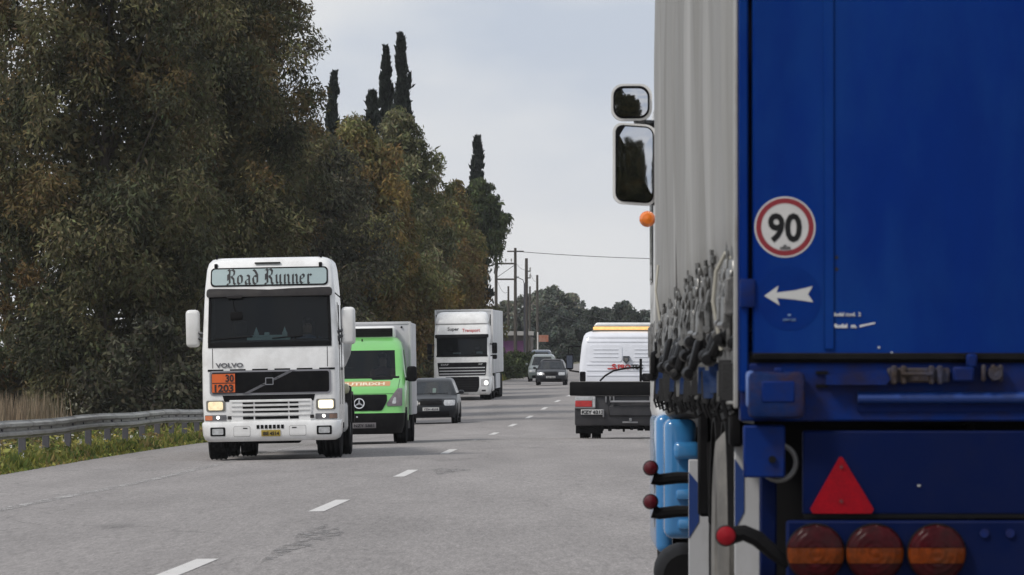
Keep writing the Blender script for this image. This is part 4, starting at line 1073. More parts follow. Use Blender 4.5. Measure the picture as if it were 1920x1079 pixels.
# ------------------------------------------------------------------ green van with refrigerated box
def green_van():
    V = thing('box_van', 'bright green van with a grey refrigerated box body behind its cab', 'van')
    H = Hull([(.24, .90, .10, .22, .14), (.40, .96, .02, .25, .14), (.68, .98, .0, .25, .14), (.70, .98, .02, .25, .14), (1.0, .985, .10, .26, .14), (1.2, .985, .24, .28, .14), (1.36, .975, .66, .28, .12), (1.46, .965, 1.0, .2, .10), (2.06, .90, 1.58, .17, .08), (2.10, .89, 1.64, .17, .08), (2.24, .85, 1.86, .2, .08), (2.34, .76, 2.2, .2, .06), (2.37, .6, 2.5, .2, .05)],
             2.9, ft=[-1, -.7, -.35, 0, .35, .7, 1], sy=(1.75, 1.8, 2.5), zs=[.85, 1.1, 1.28, 1.65, 1.85])
    isw = lambda z, k, v, s: k == 'F' and 1.46 < z < 2.06
    isd = lambda z, k, v, s: k == 'S' and 1.46 < z < 2.06 and 1.8 < v < 2.5
    dark = lambda z, k, v, s: z < .69 
    H.geo(lambda z, k, v, s: not isw(z, k, v, s) and not isd(z, k, v, s) and not (dark(z, k, v, s) and k != 'S')).build('cab_body', GREEN, V)
    H.geo(lambda z, k, v, s: dark(z, k, v, s) and k != 'S', False).build('bumper', M('bumper_grey', (.010, .0095, .0105), .6, var=.3, spec=.1, dirt=((.03, .028, .026), .5, 4)), V)
    H.geo(isw, False, .004).build('windscreen', GLASS, V); [H.geo(lambda z, k, v, s, q=q: isd(z, k, v, s) and s == q, False, .004).build('side_window', GLASS, V) for q in (-1, 1)]; F = H.F
    mb = MB(); mb.patch(F, 1.44, 1.485, -.84, .84, .01, 0, 8, 1); mb.build('windscreen_seal', BLACK, V)
    mb = MB(); mb.box(-.85, .85, 1.0, 1.5, 1.1, 1.44, .05, 2); mb.box(-.9, .9, .6, 2.8, .55, .65); mb.box(-.82, .82, 2.7, 2.75, .6, 2.2); mb.build('dashboard', INTERIOR, V)
    seat(V, .45, 1.9, .95, .46); seat(V, -.45, 1.9, .95, .46)
    mb = MB(); mb.lathe([(.17, -.012), (.195, 0), (.17, .012), (.17, -.012)], 18, (0, 0, 0), 'z'); O('steering_wheel', mb.mesh('steering_wheel', BLACK), V, (.45, 1.55, 1.42), (R_(-35), 0, 0))
    # grille with star
    mb = MB(); mb.patch(F, .735, 1.085, lambda z: -.60 + .55 * max(0, .93 - z) , lambda z: .60 - .55 * max(0, .93 - z), .012, .03, 8, 5); g = mb.build('grille', BLACK, V)
    for z in (.80, .88, .96, 1.03):
        mb = MB(); mb.patch(F, z, z + .014, -.5, .5, .02, 0, 6, 1); mb.build('grille_slat', BLACK, g)
    st = MB(); cz = .895; yF = F(0, cz) - .05
    st.lathe([(.098, -.012), (.118, -.012), (.118, .012), (.098, .012), (.098, -.012)], 26, (0, 0, 0), 'y')
    for a in (90, 210, 330):
        c, s_ = math.cos(R_(a)), math.sin(R_(a)); px_, pz_ = -s_, c
        st.add([(px_ * .022, -.012, pz_ * .022), (-px_ * .022, -.012, -pz_ * .022), (c * .105 - px_ * .006, -.008, s_ * .105 - pz_ * .006), (c * .105 + px_ * .006, -.008, s_ * .105 + pz_ * .006)], [[0, 1, 2, 3], [3, 2, 1, 0]])
    O('emblem', st.mesh('emblem', M('emblem_silver', (.7, .7, .72), .3, metal=.6), 0), g, (0, yF, cz), (R_(-14), 0, 0))
    for s in (-1, 1):
        if s > 0: l_, r_ = (lambda z: .60 + .72 * max(0, z - .90)), (lambda z: .93)
        else: l_, r_ = (lambda z: -.93), (lambda z: -.60 - .72 * max(0, z - .90))
        mb = MB(); mb.patch(F, .83, 1.22, l_, r_, .012, .02, 6, 6); h = mb.build('headlight', M('van_lamp', (.14, .115, .125), .15, var=.4, vs=9, coat=.4), V)
        if s > 0: l2, r2 = (lambda z: .70 + .3 * (z - .86)), (lambda z: .80)
        else: l2, r2 = (lambda z: -.80), (lambda z: -.70 - .3 * (z - .86))
        mb = MB(); mb.patch(F, .88, 1.02, l2, r2, .018, .03, 4, 4, .006); mb.build('lens', LAMP_CLEAR, h)
        mb = MB(); a, b = sorted((s * 1.0, s * 1.22)); mb.box(a, b, 1.30, 1.48, 1.36, 1.70, .06, 2); k = mb.build('mirror', BLACK, V)
        mb = MB(); mb.box(a + .02, b - .02, 1.475, 1.488, 1.40, 1.66, .004); mb.build('mirror_glass', MIRROR, k)
        mb = MB(); mb.tube([(s * .92, 1.42, 1.42), (s * 1.06, 1.4, 1.42)], .04, 6); mb.build('mirror_bracket', BLACK, V)
        wheel(V, s * .88, .98, .345, .24, s, .2); wheel(V, s * .92, 4.4, .345, .22, s, .2); wheel(V, s * .68, 4.4, .345, .22, s, .2)
        mb = MB(); a, b = sorted((s * .90, s * 1.0)); mb.prism([(.5, .3), (.56, .62), (.75, .80), (1.22, .80), (1.42, .62), (1.48, .3), (1.42, .3), (1.34, .6), (1.18, .73), (.8, .73), (.62, .6), (.56, .3)], a, b, ax='x'); mb.build('wheel_arch', BLACK, V)
        mb = MB(); a, b = sorted((s * .97, s * 1.0)); mb.box(a, b, 1.5, 2.85, .32, .50, .01); mb.build('sill_moulding', BLACK, V)
    # bonnet scoop, shop lettering, plate
    mb = MB()
    for s in (-1, 1): mb.patch(F, 1.10, 1.42, (lambda z, s=s: s * (.86 - .12 * (1.42 - z)) - .006), (lambda z, s=s: s * (.86 - .12 * (1.42 - z)) + .006), .003, 0, 1, 6)
    mb.patch(F, 1.095, 1.105, -.80, .80, .003, 0, 10, 1); mb.build('bonnet_seam', M('seam_green', (.02, .06, .02), .6), V)
    mb = MB(); mb.patch(F, 1.405, 1.445, lambda z: .25 - .8 * (z - 1.42), lambda z: .70 + .8 * (z - 1.42), .006, 0, 4, 1); mb.build('bonnet_vent', BLACK, V)
    mb = MB(); mb.patch(F, 1.27, 1.375, -.72, .66, .004, .01, 8, 2); bb = mb.build('bonnet_sticker', M('orange_sticker', (.52, .26, .12), .5), V)
    mb = MB(); put_text(mb, 'IUNUTIRIXH', -.66, 1.292, F, .085, .003, off=.009, fit=1.2); mb.build('lettering', M('pale_lettering', (.75, .66, .5), .5), bb, smooth=0)
    mb = MB(); mb.patch(F, .355, .475, -.15, .36, .016, 0, 4, 2); pt = mb.build('number_plate', M('dusty_plate', (.20, .19, .20), .5, dirt=(DUST, .4, 20)), V)
    mb = MB(); put_text(mb, 'NZY 5881', -.12, .38, F, .09, .002, off=.022, fit=.44); mb.build('lettering', TEXTBLACK, pt, smooth=0)
    mb = MB(); mb.lathe([(.0, -.02), (.02, -.015), (.022, .0)], 8, (-.05, F(-.05, .6) - .002, .6), 'y'); mb.build('bumper_reflector', CHROME, V)
    # box body with cooling unit
    BOXM = M('box_body_grey', (.50, .50, .52), .5, var=.08, vs=2, dirt=((.3, .29, .28), .5, 2))
    mb = MB(); mb.box(-1.04, 1.04, 2.95, 6.3, .62, 2.69, .03, 2); bx = mb.build('box_body', BOXM, V)
    mb = MB(); mb.box(-1.055, -1.0, 2.93, 3.0, .62, 2.7, .01); mb.box(1.0, 1.055, 2.93, 3.0, .62, 2.7, .01); mb.box(-1.0, 1.0, 2.935, 2.99, 2.64, 2.705, .01); mb.build('edge_profile', M('aluminium_profile', (.55, .55, .56), .4, metal=.3), bx)
    mb = MB(); mb.box(-.72, .72, 2.35, 2.94, 2.32, 2.60, .06, 3); fu = mb.build('cooling_unit', WHITE, V)
    mb = MB(); mb.box(-.66, .66, 2.338, 2.352, 2.365, 2.555, .004); gg = mb.build('fan_grille', BLACK, fu)
    for i in range(5):
        mb = MB(); mb.box(-.65, .65, 2.33, 2.337, 2.385 + i * .036, 2.392 + i * .036); mb.build('grille_slat', DGREY, gg)
    for x in (-.9, .84):
        mb = MB(); mb.lathe([(0, -.02), (.02, -.018), (.025, 0)], 8, (x, 2.93, 2.58), 'y'); mb.build('marker_lamp', BLACK, bx)
    mb = MB(); mb.lathe([(.015, 0), (.015, .05), (0, .06)], 8, (.0, 1.95, 2.26), 'z'); mb.build('roof_aerial', BLACK, V)
    mb = MB(); mb.box(-.4, .4, .5, 6.2, .32, .60, .03); mb.box(-.8, .8, .3, .9, .22, .34, .03); mb.build('chassis', BLACK, V)
    return V
V1 = green_van(); on_road(V1, -2.42, 118.6, roll=.9, length=5)
person_seated('driver behind the dark windscreen of the green van', V1, (.45, 1.98, 1.12), shirt=M('dark_red_jumper', (.10, .03, .03), .8))

# ------------------------------------------------------------------ cars (front towards the camera)
def car(name, label, pa, W=.83, Hh=1.46, L_=4.0, dashy=1.0, lamp=None, plate='YZH 4218', belt=.93, bon=.82, group=None, lit=False, roofm=None):
    C = thing(name, label, 'car', group=group)
    k = Hh / 1.46
    H = Hull([(.20, W * .92, .10, .25, .16), (.34, W * .98, .02, .28, .16), (.50, W, .0, .28, .16), (.66, W, .04, .28, .16), (.76, W * .99, .12, .28, .16), (bon, W * .97, .34, .3, .15), (belt - .03, W * .955, .92, .28, .12), (belt, W * .94, 1.02, .16, .10),
              (1.33 * k, W * .76, 1.72, .14, .08), (1.36 * k, W * .74, 1.78, .14, .08), (1.41 * k, W * .70, 1.92, .16, .06), (1.46 * k, W * .60, 2.3, .16, .04)], L_, ft=[-1, -.6, -.2, .2, .6, 1], sy=(1.85, 2.6, 2.7, 3.4), zs=[.42, .58, .71])
    isw = lambda z, q, v, s: q == 'F' and belt < z < 1.33 * k
    isd = lambda z, q, v, s: q == 'S' and belt < z < 1.33 * k and (1.85 < v < 2.6 or 2.7 < v < 3.4)
    H.geo(lambda *a: not isw(*a) and not isd(*a)).build('body', pa, C)
    H.geo(isw, False, .003).build('windscreen', GLASS2, C); [H.geo(lambda z, k, v, s, q=q: isd(z, k, v, s) and s == q, False, .003).build('side_window', GLASS2, C) for q in (-1, 1)]; F = H.F
    mb = MB(); mb.box(-W * .85, W * .85, 1.1, 1.5, .7, belt - .02, .03); mb.box(-W * .85, W * .85, .6, 3.8, .25, .35); mb.box(-W * .7, W * .7, 3.0, 3.15, .4, belt + .12, .05); mb.build('dashboard', INTERIOR, C)
    seat(C, W * .42, 1.9, .45, .42); seat(C, -W * .42, 1.9, .45, .42)
    mb = MB(); mb.patch(F, .60, .80 if bon > .8 else .74, -W * .42, W * .42, .012, .03, 6, 3); g = mb.build('grille', BLACK, C)
    mb = MB()
    for z in (.64, .69): mb.patch(F, z, z + .012, -W * .4, W * .4, .018, 0, 6, 1)
    mb.build('grille_slat', BLACK, g)
    mb = MB(); mb.patch(F, .24, .40, -W * .7, W * .7, .010, .04, 6, 3); mb.build('air_intake', BLACK, C)
    for s in (-1, 1):
        a, b = sorted((s * W * .50, s * W * .93)); mb = MB(); mb.patch(F, .58, .76, (lambda z: a + .12 * max(0, .66 - z)), (lambda z: b - .12 * max(0, .66 - z)), .012, .04, 6, 4); h = mb.build('headlight', lamp or LAMP_CLEAR, C)
        c = s * W * .68; mb = MB(); mb.patch(F, .615, .735, c - .06, c + .06, .018, .055, 4, 4, .008); mb.build('lens', LAMP_BULB if (lit and s < 0) else LAMP_CLEAR, h)
        a, b = sorted((s * (W + .02), s * (W + .19))); mb = MB(); mb.box(a, b, 1.38, 1.5, belt, belt + .13, .05, 2); m_ = mb.build('mirror', roofm or pa, C)
        mb = MB(); mb.box(a + .015, b - .015, 1.497, 1.506, belt + .02, belt + .11); mb.build('mirror_glass', MIRROR, m_)
        mb = MB(); mb.tube([(s * W * .92, 1.46, belt + .01), (s * (W + .06), 1.45, belt + .03)], .025, 6); mb.build('mirror_arm', BLACK, C)
        wheel(C, s * (W - .10), .78, .305, .20, s, .19); wheel(C, s * (W - .10), 3.25, .305, .20, s, .19)
        for yy in (.78, 3.25):
            a, b = sorted((s * (W - .015), s * (W + .012))); mb = MB(); mb.prism([(yy + .36 * math.cos(R_(t)), .305 + .36 * math.sin(R_(t))) for t in range(-20, 201, 20)], a, b, ax='x'); mb.build('wheel_arch', BLACK, C)
    mb = MB(); mb.patch(F, .42, .53, -.26, .26, .014, 0, 4, 2); pt = mb.build('number_plate', PLATEW, C)
    mb = MB(); put_text(mb, plate, -.23, .44, F, .09, .002, off=.02, fit=.46); mb.build('lettering', TEXTBLACK, pt, smooth=0)
    mb = MB(); mb.tube([(-.55, F(-.55, belt + .02) - .012, belt + .02), (0, F(0, belt + .04) - .015, belt + .035)], .01, 4); mb.tube([(.0, F(0, belt + .02) - .012, belt + .02), (.5, F(.5, belt + .04) - .015, belt + .035)], .01, 4); mb.build('wiper', BLACK, C)
    return C, F, H
CA, FA, HA = car('hatchback', 'small charcoal hatchback driving between the green van and the white lorry', CHAR, .82, 1.45, 3.9)
on_road(CA, -2.78, 172, roll=.9)
mb = MB(); mb.patch(FA, .985, 1.13, .01, .12, -.05, .02, 3, 3, .01); tg = mb.build('windscreen_tag', M('pale_tag', (.6, .62, .5), .5), CA)
CB, FB, HB = car('estate_car', 'nearer of the two far oncoming cars, dark with one bright headlamp', BLACKP, .86, 1.47, 4.4, plate='ZKP 7310', lit=True, roofm=BLACKP, group='far oncoming cars')
on_road(CB, -2.52, 308)
mb = MB(); mb.box(-.5, .5, 2.0, 3.0, 1.472, 1.482, .004); mb.build('painted_roof_glint', M('roof_glint_silver', (.55, .56, .57), .3), CB)  # pale plate laid on the dark roof as a painted glint
CC, FC, HC = car('estate_car', 'farther grey green estate half hidden behind the nearer dark car', SILVERG, .88, 1.70, 4.4, plate='IMN 2045', belt=1.02, bon=.9, group='far oncoming cars')
on_road(CC, -3.95, 338)
CD, FD, HD = car('parked_car', 'white car mostly hidden behind the verge shrubs', WHITE2, .84, 1.5, 4.2, plate='NHB 1190', group='vehicles at the far roadside')
on_road(CD, -7.3, 392, turn=18)
CE, FE, HE = car('parked_car', 'dark bluish car whose roof shows above the two far cars', NAVY, .88, 1.78, 4.4, plate='KHT 6652', belt=1.1, bon=.95, group='vehicles at the far roadside')
on_road(CE, -5.6, 386)

# ------------------------------------------------------------------ white lorry with box trailer
def white_lorry():
    T = thing('lorry_tractor', 'white lorry cab with a roof fairing and a wide black grille, coming round the bend', 'lorry')
    H = Hull([(.60, 1.2, .02, .16, .05), (1.0, 1.24, .0, .16, .06), (1.9, 1.235, .02, .15, .07), (1.93, 1.23, .03, .14, .07), (2.77, 1.20, .14, .14, .07), (2.85, 1.195, .16, .14, .07), (3.25, 1.17, .34, .18, .07), (3.30, 1.14, .38, .2, .06)], 2.2, ft=[-1, -.85, -.5, 0, .5, .85, 1], sy=(.42, .5, 1.15, 1.3), zs=[1.3, 1.6, 2.2, 2.5, 2.65])
    isw = lambda z, k, v, s: k == 'F' and 1.93 < z < 2.77
    isd = lambda z, k, v, s: k == 'S' and 1.93 < z < 2.65 and .5 < v < 1.15
    H.geo(lambda *a: not isw(*a) and not isd(*a)).build('cab_body', WHITE, T)
    H.geo(isw, False, .004).build('windscreen', GLASS, T); [H.geo(lambda z, k, v, s, q=q: isd(z, k, v, s) and s == q, False, .004).build('side_window', GLASS, T) for q in (-1, 1)]; F = H.F
    mb = MB(); mb.box(-1.1, 1.1, .2, .75, 1.6, 2.02, .08, 2); mb.box(-1.15, 1.15, .12, 2.1, 1.0, 1.15); mb.box(-1.12, 1.12, 1.95, 2.05, 1.15, 3.1); mb.build('dashboard', INTERIOR, T)
    seat(T, .62, 1.1, 1.4); seat(T, -.62, 1.1, 1.4)
    mb = MB(); mb.lathe([(.20, -.012), (.225, 0), (.20, .012), (.20, -.012)], 18, (0, 0, 0), 'z'); O('steering_wheel', mb.mesh('steering_wheel', BLACK), T, (.62, .82, 2.02), (R_(-35), 0, 0))
    mb = MB(); mb.box(.62, .9, .22, .24, 2.03, 2.12, .01); mb.box(-.4, -.05, .22, .24, 2.03, 2.09, .01); mb.build('dashboard_papers', PLATEW, T)
    mb = MB(); mb.patch(F, 1.90, 1.97, -1.12, 1.12, .012, 0, 8, 1)
    for s in (-1, 1): a, b = sorted((s * 1.055, s * 1.10)); mb.patch(F, 1.97, 2.77, a, b, .01, 0, 1, 4)
    mb.build('windscreen_seal', BLACK, T)
    mb = MB(); mb.box(-1.17, 1.17, -.06, .1, 2.72, 2.88, .04, 2, xf=lambda c: (c.x, c.y + .08 * (c.x / 1.17) ** 2 + .5 * (c.z - 2.72), c.z)); mb.build('sun_visor', BLACK, T)
    mb = MB(); put_text(mb, 'Super', -.62, 3.05, F, .2, .003, off=.012, fit=.5, slope=.0); mb.build('lettering', DGREY, T, smooth=0)
    mb = MB(); put_text(mb, 'Transport', .02, 2.99, F, .19, .003, off=.012, fit=.78, slope=.0); mb.build('lettering', TEXTRED, T, smooth=0)
    # roof fairing
    fh = Hull([(3.30, 1.12, .42, .2, .08), (3.36, 1.16, .34, .22, .08), (3.55, 1.15, .40, .25, .08), (3.75, 1.10, .62, .3, .08), (3.84, 1.03, .86, .3, .06), (3.87, .9, 1.1, .3, .05)], 2.1, sy=(1.5,))
    fh.geo(lambda *a: True).build('roof_fairing', WHITE, T)
    mb = MB(); mb.box(1.17, 1.20, 1.9, 2.3, 3.25, 3.75, .01); mb.box(-1.20, -1.17, 1.9, 2.3, 3.25, 3.75, .01); mb.build('fairing_gap', BLACK, T)
    # upper grille
    mb = MB(); mb.patch(F, 1.08, 1.65, lambda z: -1.02 - .10 * (z - 1.1), lambda z: 1.02 + .10 * (z - 1.1), .012, .03, 8, 5); g = mb.build('grille', BLACK, T)
    for z0 in (1.14, 1.265, 1.40):
        mb = MB(); mb.patch(F, z0, z0 + .045, -1.0, 1.0, .03, .01, 8, 2, .02); mb.build('grille_bar', M('silver_bar', (.55, .55, .56), .35, metal=.3), g)
    mb = MB(); put_text(mb, 'DAF', -.92, 1.53, F, .1, .003, off=.02, fit=.34); put_text(mb, 'XF', .70, 1.54, F, .1, .003, off=.02, fit=.2); mb.build('maker_lettering', M('grey_badge', (.4, .4, .4), .4), g, smooth=0)
    # bumper with lower grille and light units
    B = Hull([(.24, 1.16, .06, .2, .08), (.32, 1.22, -.02, .22, .08), (.55, 1.25, -.05, .22, .08), (1.0, 1.25, -.04, .2, .08), (1.06, 1.23, .0, .2, .08)], .95, sy=(.5,)); bp = B.geo(lambda *a: True).build('bumper', WHITE, T); BF = B.F
    mb = MB(); mb.patch(BF, .36, 1.03, lambda z: -.74 + .35 * max(0, .6 - z), lambda z: .74 - .35 * max(0, .6 - z), .012, .05, 8, 6); lg = mb.build('lower_grille', BLACK, bp)
    for z in (.5, .6, .7, .8, .9):
        mb = MB(); mb.patch(BF, z, z + .014, -.66, .66, .02, 0, 6, 1); mb.build('grille_slat', DGREY, lg)
    for s in (-1, 1):
        a, b = sorted((s * .82, s * 1.17)); mb = MB(); mb.patch(BF, .60, .93, a, b, .008, .05, 5, 4); h = mb.build('headlight', M('lorry_lamp', (.5, .5, .5), .15, var=.2, vs=8), T)
        c = s * 1.0 + .04; mb = MB(); mb.patch(BF, .66, .85, c - .09, c + .09, .016, .085, 5, 5, .01); mb.build('lens', LAMP_BULB if s > 0 else LAMP_CLEAR, h)
        mb = MB(); a, b = sorted((s * .84, s * 1.02)); mb.patch(BF, .38, .45, a, b, .008, .01, 3, 2); mb.build('fog_lamp', DGREY, bp)
        for (z0, z1, w) in ((2.02, 2.50, .11), (1.78, 1.98, .10)):
            X = s * 1.42; mb = MB(); mb.box(X - w, X + w, .30, .46, z0, z1, .05, 2); k = mb.build('mirror', BLACK, T)
            mb = MB(); mb.box(X - w + .02, X + w - .02, .457, .468, z0 + .03, z1 - .03); mb.build('mirror_glass', MIRROR, k)
        mb = MB(); mb.tube([(s * 1.2, .4, 2.45), (s * 1.36, .38, 2.42)], .025, 6); mb.tube([(s * 1.2, .4, 1.92), (s * 1.36, .38, 1.95)], .025, 6); mb.build('mirror_bracket', BLACK, T)
        wheel(T, s * 1.05, 1.40, .50, .34, s); wheel(T, s * 1.06, 5.0, .52, .3, s); wheel(T, s * .72, 5.0, .52, .3, s)
        mb = MB(); a, b = sorted((s * 1.0, s * 1.24)); mb.box(a, b, 2.3, 4.2, .35, 1.05, .05); mb.build('side_skirt', WHITE2, T)
    mb = MB(); mb.patch(BF, .24, .33, -.26, .26, .02, 0, 3, 1); mb.build('number_plate', PLATEW, bp)
    mb = MB(); mb.box(-.45, .45, .6, 6.2, .5, .9); mb.box(-.9, .9, 1.3, 1.5, .38, .52); mb.build('chassis', BLACK, T)
    return T
T3 = white_lorry(); on_road(T3, -4.40, 237, roll=.9, length=6)
def box_trailer():
    T = thing('box_trailer', 'tall plain white box trailer behind the white lorry cab', 'trailer')
    BM = M('trailer_white', (.62, .63, .65), .45, var=.06, dirt=(DUST, .4, 1.2))
    mb = MB(); mb.box(-1.275, 1.275, 0, 12.5, 1.15, 3.95, .03, 2); b = mb.build('box_body', BM, T)
    mb = MB()
    for x in (-1.25, 1.25): mb.box(x - .035, x + .035, -.02, .05, 1.15, 3.97, .01)
    mb.box(-1.2, 1.2, -.02, .05, 3.9, 3.975, .01); mb.build('edge_profile', M('white_profile', (.72, .72, .72), .4), b)
    mb = MB(); mb.box(-.7, .7, -.18, -.02, 2.9, 3.9, .06, 2); mb.build('cooling_unit', DGREY, T)
    mb = MB(); mb.box(-.45, .45, .5, 12, .85, 1.13); mb.build('chassis', BLACK, T)
    for s in (-1, 1):
        a, b_ = sorted((s * 1.2, s * 1.27)); mb = MB(); mb.box(a, b_, 3, 8, .45, 1.12, .01); mb.build('side_skirt', BM, T)
        for yy in (8.6, 9.9, 11.2): wheel(T, s * 1.06, yy, .52, .36, s)
    return T
T4 = box_trailer(); T4.location = along(T3, (0, 2.75, 0)); T4.rotation_euler = T3.rotation_euler

# ------------------------------------------------------------------ recovery truck seen from behind
def recovery_truck():
    T = thing('recovery_truck', 'white recovery truck with amber light bar and black flat bed seen from behind', 'truck')
    C = MB(); y0 = 1.7
    # crew cab rear wall, ribbed
    H = Hull([(1.0, 1.08, y0, .10, .04), (1.3, 1.10, y0, .12, .05), (1.7, 1.10, y0 + .01, .12, .06), (2.2, 1.045, y0 + .05, .14, .06), (2.40, 1.0, y0 + .09, .17, .06), (2.47, .95, y0 + .15, .18, .06), (2.51, .86, y0 + .26, .18, .05), (2.53, .7, y0 + .45, .18, .04)], y0 + 2.1, sy=(y0 + .5,), zs=[1.5, 1.9, 2.0, 2.1])
    cb = H.geo(lambda *a: True).build('cab_body', BLUEW, T); F = H.F
    for z in (1.46, 1.58, 1.72, 2.26, 2.36):
        mb = MB(); mb.patch(F, z, z + .03, -.93, .93, .012, .012, 10, 2, .02); mb.build('pressed_rib', BLUEW, cb)
    for s in (-1, 1):
        a, b = sorted((s * .10, s * .86))
        mb = MB(); mb.patch(F, 1.80, 2.19, a, b, .014, .06, 6, 5, .025); pn = mb.build('pressed_panel', BLUEW, cb)
        mb = MB(); mb.patch(F, 1.84, 2.15, a + .04, b - .04, .006, .05, 6, 5, -.006); 
        for z in (1.90, 1.99, 2.08): mb.patch(F, z, z + .022, a + .09, b - .09, .026, .01, 6, 2, .02)
        mb.build('pressed_rib', BLUEW, pn)
    mb = MB(); cz = 1.84
    mb.prism([(-.075, cz + .09), (.075, cz + .09), (.075, cz - .02), (0, cz - .09), (-.075, cz - .02)], y0 - .06, y0 + .03); e = mb.build('emblem', M('emblem_dark', (.05, .055, .065), .4), T)
    mb = MB(); mb.prism([(-.04, cz + .05), (.04, cz + .05), (.04, cz - .01), (0, cz - .045), (-.04, cz - .01)], y0 - .066, y0 - .058); mb.build('emblem_face', MGREY, e)
    mb = MB(); put_text(mb, 'S', -.34, 1.625, F, .17, .006, off=.03, xs=1.1, fit=.10); put_text(mb, 'PRO', -.20, 1.625, F, .15, .006, off=.03, fit=.30)
    mb.patch(F, 1.622, 1.648, -.44, -.22, .03, 0, 3, 1); mb.build('lettering', TEXTRED, T, smooth=0)
    mb = MB(); put_text(mb, 'TEC', .115, 1.625, F, .15, .006, off=.03, fit=.28); mb.build('lettering', TEXTBLACK, T, smooth=0)
    # light bar
    mb = MB(); mb.box(-.80, .80, y0 + .30, y0 + .62, 2.50, 2.545, .02, 2); lb = mb.build('light_bar', MGREY, T)
    mb = MB(); mb.box(-.78, .78, y0 + .28, y0 + .6, 2.55, 2.62, .02, 2); mb.build('amber_lens', AMBER_ON, lb)
    mb = MB(); mb.box(-.70, .62, y0 + .26, y0 + .64, 2.622, 2.72, .05, 3, xf=lambda c: (c.x * (1.1 - .9 * (c.z - 2.62)), c.y, c.z)); mb.build('roof_spoiler', WHITE, T)
    # bed
    mb = MB(); mb.box(-1.32, 1.32, -.02, y0 - .05, 1.0, 1.31, .02, 2); bd_ = mb.build('bed', BLACK, T)
    mb = MB(); mb.box(-1.30, 1.30, .0, y0 - .06, 1.312, 1.33, .004); mb.build('bed_edge', MGREY, bd_)
    for x in (-1.0,): 
        mb = MB(); mb.box(x - .09, x + .05, .7, .9, 1.33, 1.56, .02); mb.build('stake', BLACK, T)
    mb = MB(); mb.box(.30, .36, .4, .48, 1.33, 1.86, .01); mb.box(1.1, 1.16, .4, .48, 1.33, 1.86, .01); mb.build('lift_post', BLACK, T)
    mb = MB(); mb.box(.36, 1.1, .5, .9, 1.33, 1.52, .03); mb.box(.42, 1.04, .48, .52, 1.36, 1.44, .01); mb.build('winch', DGREY, T)
    mb = MB(); mb.tube([(-.62, .35, 1.34), (-.5, .35, 1.46), (-.3, .36, 1.58), (0, .38, 1.64), (.3, .4, 1.66)], .022, 7); mb.build('hose', BLACK, T)
    # rear panel, lift frame, lights
    mb = MB(); mb.box(-1.20, 1.20, .05, .30, .30, .995, .04, 2); mb.box(-.42, .74, .0, .06, .52, .78, .03); rp = mb.build('rear_panel', M('dark_panel', (.022, .022, .026), .5, var=.3, dirt=((.06, .055, .055), .5, 3)), T)
    fr = MB()
    fr.tube([(-.38, -.06, .98), (-.38, -.06, .86), (.62, -.06, .86), (.62, -.06, .98)], .028, 8)
    for x in (-.48, -.30, .54, .70): fr.box(x - .018, x + .018, -.06, .04, .84, .985, .005)
    fr.box(-.56, -.52, -.04, .05, .50, .68, .008); fr.box(.74, .78, -.04, .05, .50, .68, .008); fr.box(.06, .12, -.08, .05, .40, .48, .01); fr.box(-.1, .26, -.06, .05, .36, .40, .01); fr.build('lift_frame', M('worn_steel', (.22, .22, .23), .45, metal=.4, var=.3), T)
    for s in (-1, 1):
        a, b = sorted((s * .72, s * 1.20))
        mb = MB(); mb.box(a, b, -.02, .06, .70, .99, .02); tl = mb.build('tail_light', M('lamp_housing', (.32, .32, .33), .4), T)
        a2, b2 = sorted((s * .80, s * 1.19)); mb = MB(); mb.box(a2, b2, -.035, -.018, .74, .88, .008); mb.build('red_lens', LAMP_RED, tl)
        mb = MB(); mb.box(a2, b2, -.032, -.018, .885, .965, .008); mb.build('clear_lens', LAMP_CLEAR, tl)
        a2, b2 = sorted((s * .73, s * .79)); mb = MB(); mb.box(a2, b2, -.032, -.018, .73, .97, .008); mb.build('white_lens', LAMP_CLEAR, tl)
        for x in (.98, .70): wheel(T, s * x, 1.0, .36, .22, s, .22)
        wheel(T, s * .95, 3.6, .36, .24, s, .22)
        mb = MB(); a, b = sorted((s * .55, s * 1.18)); mb.box(a, b, .35, .42, .12, .6, .01); mb.build('mud_flap', BLACK, T)
    mb = MB(); mb.box(-1.06, -.52, -.01, .05, .56, .68, .006); pt = mb.build('number_plate', PLATEW, T)
    mb = MB(); put_text(mb, 'KZY 6213', -1.04, .585, lambda x, z: -.01, .1, .004, off=.006, fit=.5); mb.build('lettering', TEXTBLACK, pt, smooth=0)
    mb = MB(); mb.box(-1.1, 1.1, .3, .5, .22, .5, .05); mb.box(-.4, .4, .3, 4.5, .5, .9); rr = random.Random(3)
    for i in range(9): x = -.6 + i * .17; mb.box(x, x + rr.uniform(.05, .14), .2, .4, .22 - rr.uniform(0, .07), .34, .01)
    mb.build('chassis', BLACK, T)
    for s in (-1, 1):
        X = s * 1.34
        mb = MB(); mb.box(X - .09, X + .09, y0 + 1.9, y0 + 2.05, 1.62, 2.0, .04, 2); k = mb.build('mirror', BLACK, T)
        mb = MB(); mb.box(X - .07, X + .07, y0 + 1.885, y0 + 1.898, 1.66, 1.96); mb.build('mirror_glass', MIRROR, k)
        mb = MB(); mb.tube([(s * .98, y0 + 1.95, 2.18), (X + s * .02, y0 + 1.95, 2.17), (X + s * .03, y0 + 1.95, 2.0)], .022, 6); mb.build('mirror_arm', BLACK, T); mb = MB(); mb.tube([(s * 1.05, y0 + 1.95, 1.56), (X, y0 + 1.95, 1.6), (X, y0 + 1.95, 1.65)], .022, 6); mb.build('mirror_arm', BLACK, T)
    return T
T5 = recovery_truck(); on_road(T5, 2.655 - float(cx(126)), 126, length=4)
